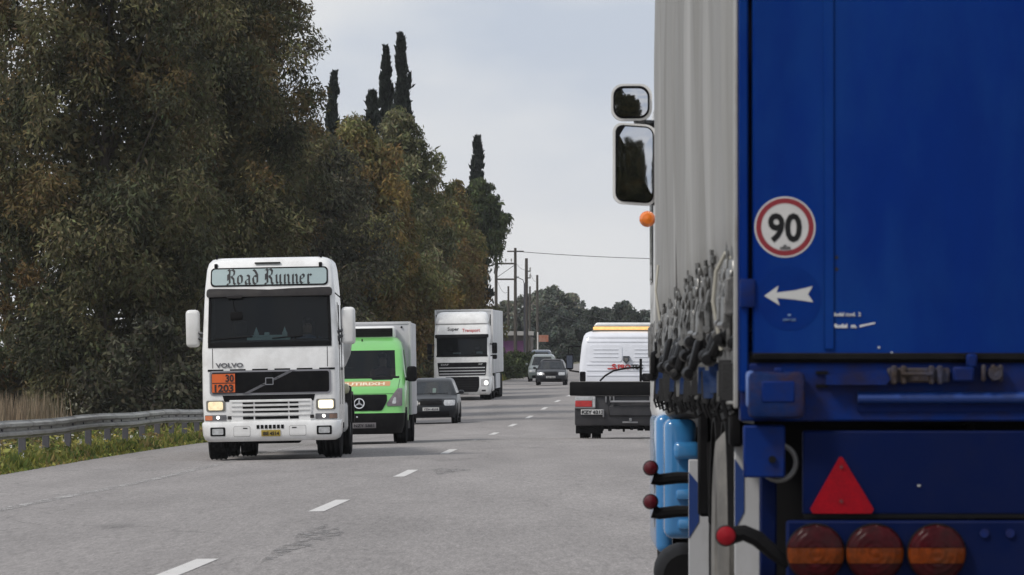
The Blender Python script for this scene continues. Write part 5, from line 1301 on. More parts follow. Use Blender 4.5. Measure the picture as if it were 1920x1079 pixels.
# ================================================================== NEAR TRAILER AND ITS TRACTOR
BLUE = M('trailer_blue_paint', (.0015, .0205, .155), .42, var=.28, vs=1.3, bump=.05, bs=6, dirt=((.007, .045, .19), .9, 2.2), spec=.06, stretch=(1, 1, .4), rvar=.4)
BLUE2 = M('frame_blue_paint', (.003, .019, .12), .45, spec=.08, var=.25, vs=2.5, dirt=((.022, .014, .012), .8, 7), bump=.12, bs=22)
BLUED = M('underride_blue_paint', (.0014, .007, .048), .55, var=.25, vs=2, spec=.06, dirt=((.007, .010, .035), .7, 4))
RUST = M('rusty_blue_paint', (.006, .02, .085), .6, var=.3, vs=5, spec=.08, dirt=((.045, .02, .010), 1.0, 9), bump=.3, bs=30)
RUSTY = M('rusty_steel', (.028, .017, .013), .75, var=.4, vs=9, dirt=((.02, .03, .075), .9, 14), bump=.4, bs=40)
CURT = M('curtain_tarpaulin', (.285, .283, .278), .6, var=.34, vs=1.6, bump=.1, bs=5, dirt=((.20, .195, .18), .9, 2.2), stretch=(1, 1.2, .10), spec=.3)
TSTEEL = M('zinc_buckle', (.24, .24, .235), .35, metal=.7, var=.5, vs=20, dirt=((.05, .045, .04), .8, 25))
LEVER = M('buckle_lever', (.006, .006, .007), .4, var=.3, vs=15, spec=.16, dirt=((.016, .015, .015), .5, 14))
WEB1 = M('black_webbing', (.007, .007, .008), .8, var=.2, vs=40, bump=.3, bs=150)
WEB2 = M('blue_webbing', (.008, .024, .085), .8, var=.4, vs=20, bump=.3, bs=150, spec=.1, dirt=((.05, .06, .075), .6, 12))
WEB3 = M('grey_webbing', (.10, .10, .098), .8, var=.3, vs=30, bump=.3, bs=150)
LGREY = M('light_grey_paint', (.36, .36, .35), .5, var=.15, dirt=((.2, .18, .15), .8, 5))
BOARDW = M('flap_white', (.42, .425, .44), .6, var=.08, dirt=((.27, .26, .25), .8, 4), stretch=(1, 1, .4))
BOARDB = M('flap_blue', (.006, .035, .17), .6, var=.12)
ROPE = M('pale_rope', (.40, .385, .33), .8)

TD, TX, TSL = 17.0, .71, .0097
TR = thing('curtain_trailer', 'big blue curtain sided trailer with a 90 sign close at the right of the photo', 'trailer')
TR.location = (TX, TD, float(zp(TD))); TR.rotation_euler = (math.atan(grade(24)), 0, -math.atan(TSL))
TLX = Matrix.LocRotScale(TR.location, TR.rotation_euler, None).inverted()
def Q(px, py, y=0.0):
    """photo measurement at y metres ahead of the tail -> trailer coordinates (x, z)"""
    d = TD + y; p = TLX @ Vector(((px - 960) * d / FPX, d, EYE + (698 - py) * d / FPX))
    return p.x, p.z
def rect(px0, py0, px1, py1, y=0.0):
    a = Q(px0, py1, y); b = Q(px1, py0, y); return a[0], b[0], a[1], b[1]
W2, LEN, TOP = 2.5, 13.6, 3.95
zs0 = Q(1400, 680)[1]                # sill top
# doors
for i, (a, b) in enumerate(((.042, 1.24), (1.262, 2.46))):
    mb = MB(); zb = Q(0, 668)[1]
    mb.box(a, b, .0, .05, zb, TOP - .05, .006, 1); dr = mb.build('door', BLUE, TR)
    x0, x1, _, _ = rect(1545, 0, 1566, 10)
    o = x0 - .042
    mb = MB()
    c = a + o if i == 0 else b - o
    mb.box(c, c + .032, -.007, .0, zb + .02, TOP - .06, .003, 1); 
    mb.build('door_rib', BLUE, dr)
    mb = MB(); mb.box(a, b, -.006, .03, zb - .012, zb + .010, .003); mb.build('door_seal', BLACK, dr)
    if i == 0: D1 = dr
for x in (a + .05 for a in (0,)):
    pass
for k, (px, s) in enumerate(((1.10, 1), (1.40, -1))):
    mb = MB(); mb.tube([(px, -.035, 1.2), (px, -.035, TOP - .04)], .016, 10); lk = mb.build('lock_rod', BLUE, TR)
    mb = MB()
    mb.box(px - .04, px + .04, -.055, -.0, 2.175, 2.225, .006); mb.build('rod_bracket', BLUE2, lk)
# corner posts and the curtain frame
for s in (0, 1):
    x0, x1 = (0, .030) if s == 0 else (W2 - .03, W2)
    mb = MB(); mb.box(x0, x1, .004, .09, 1.20, TOP, .006); cp = mb.build('corner_post', BLUE, TR)
    for zc in (Q(0, 550)[1], 2.5, 3.3):
        a, b = (.002, .05) if s == 0 else (W2 - .05, W2 - .002)
        mb = MB(); mb.box(a, b, -.012, .02, zc - .045, zc + .045, .006, 2); mb.build('hinge', BLUE2, cp)
    a, b = (-.012, .0) if s == 0 else (W2, W2 + .012)
    mb = MB(); mb.box(a, b, .05, .20, 1.15, TOP, .004); mb.build('post_flange', LGREY, cp)
mb = MB(); mb.box(.0, W2, .02, .12, TOP, TOP + .06, .01); mb.box(.0, W2, .12, LEN, TOP - .03, TOP + .03, .02); mb.build('roof', LGREY, TR)
mb = MB(); mb.box(.02, W2 - .02, LEN - .08, LEN, 1.2, TOP - .03); mb.build('bulkhead', MGREY, TR)
mb = MB(); mb.box(.05, W2 - .05, .1, LEN, 1.10, 1.20); mb.build('floor_frame', BLACK, TR)
for s in (0, 1):
    a, b = (.0, .05) if s == 0 else (W2 - .05, W2)
    mb = MB(); mb.box(a, b, .1, LEN, 1.16, 1.29, .006); mb.build('side_rail', LGREY, TR)
# side curtains: one sheet each, hanging in uneven vertical folds
def curtain(s):
    rs = np.random.RandomState(5 + s); ny, nz = 330, 26
    ys = np.linspace(.2, LEN - .05, ny); zs = np.linspace(1.585, TOP, nz)
    ph = rs.rand(12) * 6.28
    fold = sum(a * np.sin(2 * np.pi * ys / w + p + 1.2 * np.sin(ys * .7 + p)) for a, w, p in ((.010, 1.13, ph[0]), (.008, .57, ph[1]), (.006, .33, ph[2]), (.012, 2.7, ph[3]), (.004, .19, ph[4])))
    v = []; f = []
    for i, z in enumerate(zs):
        t = (z - 1.585) / (TOP - 1.585)
        sway = .011 * np.sin(ys * 2.3 + 3 * t + ph[5]) * np.sin(np.pi * t) + .006 * np.sin(ys * 5.1 - 7 * t + ph[6])
        tuck = .03 * np.exp(-((z - 1.585) / .05) ** 2)
        off = (fold * (.62 - .22 * t) + sway) * 1.0 - .004 - .010 * np.sin(np.pi * t) + tuck
        off = np.where(ys < .35, off * (ys - .2) / .15, off)
        for y, o in zip(ys, off):
            x = o - .012 if s == 0 else W2 - o + .012
            v.append((x, y, z))
    for i in range(nz - 1):
        for j in range(ny - 1):
            q = [i * ny + j, i * ny + j + 1, (i + 1) * ny + j + 1, (i + 1) * ny + j]
            f.append(q[::-1] if s == 0 else q)
    mb = MB(); mb.add(v, f); return mb.build('curtain', CURT, TR, smooth=80)
CU = curtain(0); curtain(1)
mb = MB(); mb.tube([(-.03, .5, 3.95), (-.035, .55, 3.2), (-.02, .42, 2.6), (.0, .22, 2.35)], .006, 6); mb.build('cord', MGREY, CU)
mb = MB(); mb.box(-.035, -.012, 11.0, 11.5, 2.55, 3.2, .008); mb.box(-.03, -.012, 8.2, 8.45, 1.6, 3.9, .006); mb.build('patch', MGREY, CU)
# straps and over-centre buckles hanging from the curtain hem: one set built, then copied
bk = MB()
bk.box(-.028, -.012, -.025, .025, .28, .38, .004); bk.box(-.036, -.026, -.03, .03, .31, .35, .006)
bk.tube([(-.03, -.03, .30), (-.045, -.03, .24), (-.045, .03, .24), (-.03, .03, .30), (-.03, -.03, .30)], .005, 5)
bk.box(-.05, -.03, -.022, .022, .16, .26, .004); bk.lathe([(.013, -.032), (.013, .032)], 8, (-.045, 0, .17), 'y')
bk.box(-.022, -.006, -.035, .035, .39, .42, .004)
BK = bk.mesh('buckle', TSTEEL)
lv = MB()
lv.box(-.075, -.04, -.034, .034, .06, .19, .016, 2, xf=lambda c: (c.x - (.19 - c.z) * .16, c.y * (.75 + (c.z - .06) * 1.6), c.z)); lv.lathe([(0, -.03), (.018, -.028), (.027, 0), (.018, .028), (0, .03)], 10, (-.088, 0, .055), 'y'); lv.box(-.05, -.02, -.03, .03, .15, .24, .012, 2)
LV = lv.mesh('lever', LEVER)
def webmesh(mt, z0, z1, w):
    m = MB(); n = 6
    for a, b in ((z0, z1),):
        m.box(-.022, -.014, -w / 2, w / 2, a, b, .002, 1, xf=lambda c: (c.x, c.y, c.z))
    return m.mesh('strap', mt)
WB = [webmesh(WEB1, -.07, .05, .045), webmesh(WEB2, -.05, .05, .045), webmesh(WEB1, -.09, .05, .045), webmesh(WEB3, -.05, .05, .04)]
UP = [webmesh(WEB3, .30, .44, .045), webmesh(WEB1, .34, .42, .045)]
hk = MB(); hk.tube([(-.02, 0, -.02), (-.035, 0, -.06), (-.02, 0, -.10), (.0, 0, -.085)], .007, 5); HK = hk.mesh('hook', LEVER)
rr = random.Random(11)
for k in range(34):
    y = .34 + k * .392 + rr.uniform(-.06, .06)
    dz = rr.uniform(-.02, .02); sw = rr.uniform(-.25, .25); 
    o = O('buckle', BK, TR, (rr.uniform(-.012, .008), y, 1.24 + dz), (rr.uniform(-.1, .1), rr.uniform(-.06, .10), sw))
    l = O('lever', LV, o, (rr.uniform(-.01, .01), 0, rr.uniform(-.03, .05)), (rr.uniform(-.25, .25), rr.uniform(-.1, .75) if k % 4 else rr.uniform(.6, 1.2), rr.uniform(-.8, .8)))
    O('strap', WB[rr.choice((0, 1, 0, 2, 3, 1))], o, (-.015, 0, 0), (0, 0, rr.uniform(.9, 1.5)))
    O('strap', UP[0], o, (.0, 0, 0)); 
    O('hook', HK, o, (0, 0, -.02))
# hem of the curtain: dark gathered band and short tabs between the buckles
mb = MB()
for y0 in np.arange(.22, LEN - .1, .55):
    mb.box(.002, .012, y0, min(y0 + .53, LEN - .05), 1.27, 1.60, .003)
mb.build('hem_band', M('hem_dark', (.085, .084, .082), .6, var=.5, vs=5, spec=.2, dirt=((.2, .195, .19), .7, 8), stretch=(1, 1, .15)), CU)
hm = MB()
for k in range(110):
    y = .3 + k * .147 + rr.uniform(-.03, .03); h = rr.uniform(-.03, .05); w = rr.uniform(.03, .08)
    hm.box(-.018 - rr.random() * .022, -.004, y - w / 2, y + w / 2, 1.36 + rr.uniform(-.06, .12), 1.57 + h, .008, 1)
ho = hm.build('curtain_tab', M('hem_grey', (.17, .168, .165), .45, var=.5, vs=9, metal=.2, dirt=((.03, .03, .03), .9, 16)), TR); ho['kind'] = 'stuff'
for (y, zt, r) in ((.95, Q(1363, 475, .95)[1], .055), (13.0, 1.9, .06)):
    mb = MB(); zb = zt - .32
    mb.tube([(-.02, y - .1, zb), (-.045, y - .06, zb + .18), (-.03, y, zt), (.01, y + .02, zt - .04), (.012, y + .05, zb + .12)] if y > 5 else [(-.028, y, zb), (-.055, y, zb + .16), (-.045, y, zb + .26), (-.015, y - .02, zt), (.015, y - .1, zt - .03), (.02, y - .2, zt - .1)], .007, 7); mb.build('rope_loop', ROPE, TR)
# rear sill with bumper block, lock gear and half round bar
def bx(name, px0, py0, px1, py1, y0, y1, mt, r=.004, par=None, seg=1, xf=None):
    a, b, c, d = rect(px0, py0, px1, py1, y0); m = MB(); m.box(a, b, y0, y1, c, d, r, seg, xf=xf); return m.build(name, mt, par or TR)
sill = bx('rear_sill', 1388, 681, 2890, 790, .01, .16, BLUE2, .006)
blk = bx('bumper_block', 1403, 697, 1510, 785, -.075, .01, RUST, .02, sill, 2)
m = MB(); a, b, c, d = rect(1399, 695, 1416, 765, -.05); m.box(a, b, -.06, .01, c, d, .012, 2); m.build('pale_edge', M('pale_edge_blue', (.08, .14, .36), .3, var=.3, vs=6), blk)  # paler blue strip down the left edge of the block
m = MB(); a, b, c, d = rect(1428, 715, 1490, 755, -.08); m.box(a, b, -.079, -.07, c, d, .004); a, b, c, d = rect(1452, 690, 1468, 700, -.06); m.box(a, b, -.06, .0, c, d, .004); m.build('block_face', BLUE2, blk)
bx('dark_seam', 1388, 668, 2890, 681, .014, .05, BLACK, 0, sill)
# lock handle bar
m = MB(); p = [Q(1548, 703), Q(1660, 694), Q(1668, 712), Q(1660, 722), Q(1548, 722)]; m.prism(p, -.035, .005); lkb = m.build('lock_handle', BLUE2, sill)
for yy in (696, 721):
    bx('handle_slot', 1530, yy, 1552, yy + 6, .002, .012, BLACK, 0, sill)
m = MB()
a, b, c, d = rect(1664, 690, 1782, 718, -.04); m.box(a, b, -.03, .01, c, d, .006)
for px in (1672, 1690, 1742, 1758): a, b, c, d = rect(px, 686, px + 10, 721, -.05); m.box(a, b, -.05, .0, c, d, .004)
p0 = Q(1690, 702, -.05); p1 = Q(1748, 702, -.05); m.tube([(p0[0], -.052, p0[1]), (p1[0], -.052, p1[1])], .006, 8); m.build('lock_bolt', RUSTY, sill)
m = MB()
a, b, c, d = rect(1786, 688, 1826, 716, -.03); m.box(a, b, -.045, .0, c, d, .006)
a, b, c, d = rect(1812, 664, 1832, 690, -.03); m.box(a, b, -.04, .0, c, d, .006)
m.build('lock_keeper', BLUE2, sill)
m = MB()
for px in (1840, 1858, 1872):
    a, b, c, d = rect(px, 684, px + 8, 716, -.03); m.box(a, b, -.05, .0, c, d, .005)
q = Q(1866, 700, -.05); m.lathe([(.022, -.055), (.022, .0)], 14, (q[0], 0, q[1]), 'y'); m.build('lock_catch', RUSTY, sill)
m = MB(); q0 = Q(1608, 746); q1 = Q(2600, 746)
n = 7; vs = []
for x in (q0[0], q1[0]):
    for i in range(n + 1): t = math.pi * i / n; vs.append((x, .01 - .028 * math.sin(t), q0[1] + .018 * math.cos(t)))
m.add(vs, [[i, i + 1, n + 2 + i, n + 1 + i] for i in range(n)] + [list(range(n, -1, -1)), list(range(n + 1, 2 * n + 2))]); m.build('half_round_bar', M('top_lit_bar_blue', (.012, .045, .21), .35, var=.2, vs=4), sill)  # lighter blue puts the light from above into the bar's colour
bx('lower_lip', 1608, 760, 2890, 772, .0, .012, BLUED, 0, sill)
# lower left plate with towing ring, leg, underride panel, light board
bx('lower_plate', 1394, 798, 1472, 896, -.01, .05, BLUE2, .006)
m = MB(); q = Q(1461, 868, .0); m.lathe([(.056 + .008 * math.cos(t), .008 * math.sin(t)) for t in [i * math.pi / 5 for i in range(11)]], 22, (q[0], .062, q[1]), 'y'); m.build('ring', M('ring_steel', (.17, .165, .16), .5, metal=.4, var=.4), TR)
m = MB(); q = Q(1448, 862, -.02); m.lathe([(.012, -.02), (.012, .02)], 10, (q[0], 0, q[1]), 'y'); m.build('bolt', BLACK, TR)
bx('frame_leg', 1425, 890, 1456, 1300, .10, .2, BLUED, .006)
bx('added_shade_sheet', 1452, 792, 2890, 1250, .55, .6, BLACK, 0)  # black sheet added to stand in for the shade beneath the trailer
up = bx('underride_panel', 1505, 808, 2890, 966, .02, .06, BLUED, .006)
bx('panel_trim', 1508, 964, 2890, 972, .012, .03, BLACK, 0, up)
m = MB(); q = Q(1724, 911, .0)
m.box(q[0] - .006, q[0] + .004, .015, .021, q[1] - .003, q[1] + .003); m.build('chip', LGREY, up)
m = MB()
tri = [Q(1579, 857, .0), Q(1638, 955, .0), Q(1634, 963, .0), Q(1524, 963, .0), Q(1519, 955, .0), Q(1574, 857, .0)]
m.prism(tri, .0, .02); rf = m.build('reflector_triangle', REFLEX, up, label='red reflecting triangle')
m = MB()
for py in (876, 940): q = Q(1577, py); m.lathe([(.006, -.006), (.006, .002)], 10, (q[0], 0, q[1]), 'y')
m.build('screw', M('dark_red_screw', (.1, .01, .012), .5), rf)
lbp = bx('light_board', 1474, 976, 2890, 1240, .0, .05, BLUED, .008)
for i, cx_ in enumerate((1529, 1640, 1756)):
    c = Q(cx_, 1037, -.03); R0 = .089
    base = MB(); base.lathe([(R0 + .004, .0), (R0 + .004, -.02), (R0 - .002, -.03)], 32, (c[0], 0, c[1]), 'y'); tl = base.build('tail_light', BLACK, lbp)
    # three glass bands of one domed lens
    def band(zl, zh):
        mb = MB(); nx, nz = 28, 9; vs = []; fs = []
        for a in range(nz + 1):
            z = zl + (zh - zl) * a / nz; hw = math.sqrt(max(0, R0 ** 2 - z * z))
            for b in range(nx + 1):
                x = -hw + 2 * hw * b / nx; rr_ = min(1, math.hypot(x, z) / R0)
                vs.append((c[0] + x, -.028 - .022 * (1 - rr_ ** 4) - .0022 * (math.sin(rr_ * 30) > 0) - (.0015 if b % 2 else 0), c[1] + z))
        for a in range(nz):
            for b in range(nx): fs.append([a * (nx + 1) + b, a * (nx + 1) + b + 1, (a + 1) * (nx + 1) + b + 1, (a + 1) * (nx + 1) + b])
        return mb.add(vs, fs)
    band(-R0 * .999, -.034).build('lens', RED_DARK, tl, 60, label='dark red lower lens'); band(-.032, .016).build('lens', AMBER, tl, 60, label='amber middle lens'); band(.018, R0 * .999).build('lens', RED_DARK, tl, 60, label='dark red upper lens')
m = MB()
for px in (1845, 1893): q = Q(px, 1000); m.lathe([(.014, -.008), (.014, .0)], 14, (q[0], 0, q[1]), 'y')
m.build('bolt', BLUE2, lbp)
# stickers on the door
FD = lambda x, z: -.0005
sx, sz = Q(1472, 426); R0 = .0955
def disc(mb, r0, r1, y, n=48, mi=0):
    vs = [(sx + r * math.cos(2 * math.pi * i / n), y, sz + r * math.sin(2 * math.pi * i / n)) for r in (r0, r1) for i in range(n)]
    mb.add(vs, [[i, (i + 1) % n, n + (i + 1) % n, n + i] for i in range(n)] if r0 > 0 else [list(range(n, 2 * n))], mi)
mb = MB(); mb.lathe([(R0, .0), (R0, -.0015), (0, -.0015)], 48, (sx, 0, sz), 'y'); stk = mb.build('speed_sticker', M('sticker_white', (.50, .49, .48), .5, var=.04, dirt=((.36, .35, .34), .5, 12)), D1, label='round white sticker with a red ring and the number 90')
mb = MB(); mb.lathe([(.074, -.0018), (.0905, -.0018)], 48, (sx, 0, sz), 'y')
mb.v = [v for v in mb.v]; mb.f = mb.f[:48]; mb.m = mb.m[:48]; mb.build('ring', M('sticker_red', (.20, .010, .018), .5, var=.06), stk, 0)
mb = MB(); put_text(mb, '90', sx, sz - .042, FD, .118, .0035, off=.0025, align='CENTER', fit=.106); 
for v in range(len(mb.v)): x, y, z = mb.v[v]; mb.v[v] = (x, -.0028, sz - .043 + (z - (sz - .042)) * 1.02)
mb.build('lettering', TEXTBLACK, stk, 0)
mb = MB(); put_text(mb, 'e9 00-2195', sx, sz - .0685, FD, .010, .0003, off=.0027, align='CENTER', fit=.032); mb.box(sx - .005, sx + .005, -.0028, -.0016, sz - .060, sz - .056); mb.build('small_lettering', TEXTBLACK, stk, 0)
ax_, az = Q(1480, 560)
mb = MB(); mb.lathe([(.10, .0), (.10, -.0012), (0, -.0012)], 40, (ax_, 0, az), 'y'); ast = mb.build('arrow_sticker', M('sticker_blue', (.002, .024, .155), .45, var=.15, spec=.06, dirt=((.0016, .016, .13), .9, 6)), D1, label='round blue sticker with a white arrow')
pts = [(1433, 555), (1460, 536), (1456, 549), (1490, 545), (1524, 537), (1515, 552), (1525, 567), (1490, 562), (1457, 559), (1462, 573)]
mb = MB(); mb.prism([Q(*p) for p in pts], -.0026, -.0005); mb.build('arrow', M('arrow_white', (.47, .47, .46), .5), ast, 0)
mb = MB(); put_text(mb, 'SAFETY LINE', Q(1468, 602)[0], Q(1468, 602)[1], FD, .010, .0003, off=.002, fit=.04); q = Q(1480, 591); mb.box(q[0] - .005, q[0] + .005, -.003, -.0012, q[1] - .003, q[1] + .003); mb.build('small_lettering', M('pale_blue_print', (.12, .2, .36), .5), ast, 0)
mb = MB(); q = Q(1560, 593); put_text(mb, 'Model mod.  2', q[0], q[1], FD, .016, .0004, off=.001, fit=.09); q = Q(1560, 615); put_text(mb, 'Model  m.', q[0], q[1], FD, .018, .0006, off=.001, fit=.078)
a = Q(1612, 612); b = Q(1641, 606); mb.add([(a[0], -.002, a[1] - .003), (b[0], -.002, b[1] - .002), (b[0], -.002, b[1] + .002), (a[0], -.002, a[1] + .003)], [[0, 1, 2, 3]]); mb.build('lettering', TEXTWHITE, D1, 0)
mb = MB()
for py in (483, 505): q = Q(1569, py); mb.lathe([(.006, -.001), (0, -.001)], 10, (q[0], 0, q[1]), 'y')
mb.build('rust_spot', RUSTY, D1, 0)
mb = MB()
for px, py, s in ((1648, 652, 3), (1672, 662, 3)): q = Q(px, py); mb.box(q[0] - .004, q[0] + .004, -.003, 0, q[1] - .003, q[1] + .003, .001)
mb.build('chip', M('bare_chip', (.4, .42, .46), .5), D1)
# marker lamp on a rubber arm at the tail
def marker(parent, lamp, pts, lab, mt, R=.028):
    m = MB(); m.tube(pts, [.016, .024, .026, .026, .03][-len(pts):], 9); a = m.build('marker_lamp', DGREY if mt is REFLEX else BLACK, parent, label=lab)
    m = MB(); m.lathe([(R * 1.25, .05), (R * 1.3, .0), (R * 1.2, -.012)], 18, lamp, 'y'); m.build('lamp_cup', BLACK, a)
    m = MB(); m.lathe([(R * 1.15, -.012), (R * 1.0, -.022), (R * .5, -.028), (0, -.03)], 18, lamp, 'y'); m.build('lens', mt, a)
c = Q(1361, 1005, -.02)
e = [Q(1482, 1062, .0), Q(1450, 1036, .0), Q(1420, 1010, 0), Q(1395, 999, 0)]
marker(TR, (c[0], -.02, c[1]), [(e[0][0], .02, e[0][1]), (e[1][0], .01, e[1][1]), (e[2][0], 0, e[2][1]), (e[3][0], 0, e[3][1]), (c[0] + .01, .01, c[1])], 'red marker lamp on a bent rubber arm at the tail', M('marker_red', (.22, .008, .014), .5, spec=.1), .026)
# wheels, mud flaps, side marker bracket
for yy in (2.75, 4.06, 5.37):
    tm = DUSTY_RUBBER if yy < 3 else RUBBER; ix = .19 if yy < 3 else .25
    wheel(TR, ix, yy, .53, .385, -1, .29, tm, key='trailer'); wheel(TR, W2 - ix, yy, .53, .385, 1, .29, tm, key='trailer')
def flap(px0, py0, px1, py1, y):
    a, b, c, d = rect(px0, py0, px1, py1, y); m = MB(); m.box(a, b, y, y + .012, c, d, .003); fl = m.build('mud_flap', BOARDW, TR)
    h = [Q(px0 - 1, py0 + (py1 - py0) * .06, y), Q(px0 + (px1 - px0) * .36, py0 + (py1 - py0) * .12, y), Q(px0 + (px1 - px0) * .36, py0 + (py1 - py0) * .30, y), Q(px0 - 1, py0 + (py1 - py0) * .38, y)]
    m = MB(); m.prism([(max(p[0], a + .001), p[1]) for p in h], y - .003, y); m.build('flap_emblem', BOARDB, fl); return fl
flap(1377, 836, 1427, 1250, 1.4)
flap(1291, 862, 1345, 1250, 5.05 + 1.1)
bx('guard_bracket', 1368, 744, 1393, 838, 1.3, 1.42, BLACK, .01)
bx('mudguard_stay', 1309, 735, 1331, 968, 5.0, 5.1, BLACK, .01)
for yy in (2.75, 4.06, 5.37):
    m = MB(); m.prism([(yy + .60 * math.cos(R_(t)), .53 + .60 * math.sin(R_(t))) for t in range(15, 166, 15)] + [(yy + .57 * math.cos(R_(t)), .53 + .57 * math.sin(R_(t))) for t in range(165, 14, -15)], .03, .42, ax='x'); m.build('mudguard', BLACK, TR)
    m = MB(); m.prism([(yy + .60 * math.cos(R_(t)), .53 + .60 * math.sin(R_(t))) for t in range(15, 166, 15)] + [(yy + .57 * math.cos(R_(t)), .53 + .57 * math.sin(R_(t))) for t in range(165, 14, -15)], W2 - .42, W2 - .03, ax='x'); m.build('mudguard', BLACK, TR)
m = MB(); m.box(.75, .95, .2, 12.5, .78, 1.12); m.box(1.55, 1.75, .2, 12.5, .78, 1.12)
for yy in (2.75, 4.06, 5.37): m.tube([(.2, yy, .53), (W2 - .2, yy, .53)], .07, 10)
m.build('chassis', BLACK, TR)
q = Q(1290, 1056, 7.0); m = MB(); m.lathe([(0, -.5), (.10, -.5), (.13, -.44), (.13, .3), (0, .3)], 22, (q[0] - .01, 7.5, q[1] - .06), 'y'); at_ = m.build('air_tank', BLACK, TR)
m = MB(); m.lathe([(.05, -.52), (.062, -.515), (.05, -.50)], 16, (q[0] + .05, 7.48, q[1] - .10), 'y'); m.build('tank_cap', LGREY, at_)
m = MB(); m.box(1.0, 1.5, 9.8, 10.2, .1, 1.1); m.box(.4, .55, 9.7, 9.9, .25, 1.1); m.box(1.95, 2.1, 9.7, 9.9, .25, 1.1); m.build('landing_leg', BLACK, TR)
for py in (878, 941):
    y = 6.4; c = Q(1220, py, y - .02); e = [Q(1300, py + 18, y), Q(1270, py + 18, y), Q(1236, py + 22, y), Q(1224, py + 18, y)]
    marker(TR, (c[0], y - .02, c[1]), [(e[0][0], y, e[0][1]), (e[1][0], y, e[1][1]), (e[2][0], y, e[2][1]), (e[3][0], y, e[3][1])], 'dark red side marker lamp on an arm, %s of two' % ('upper' if py < 900 else 'lower'), M('marker_dark_red', (.085, .006, .012), .35, spec=.35), .026)
    m = MB(); a = Q(1226, py + 28, y); b = Q(1226, py + 48, y); m.tube([(a[0], y, a[1]), (a[0] + .003, y, (a[1] + b[1]) / 2), (b[0], y, b[1])], .003, 5); m.build('wire_end', LGREY, TR)

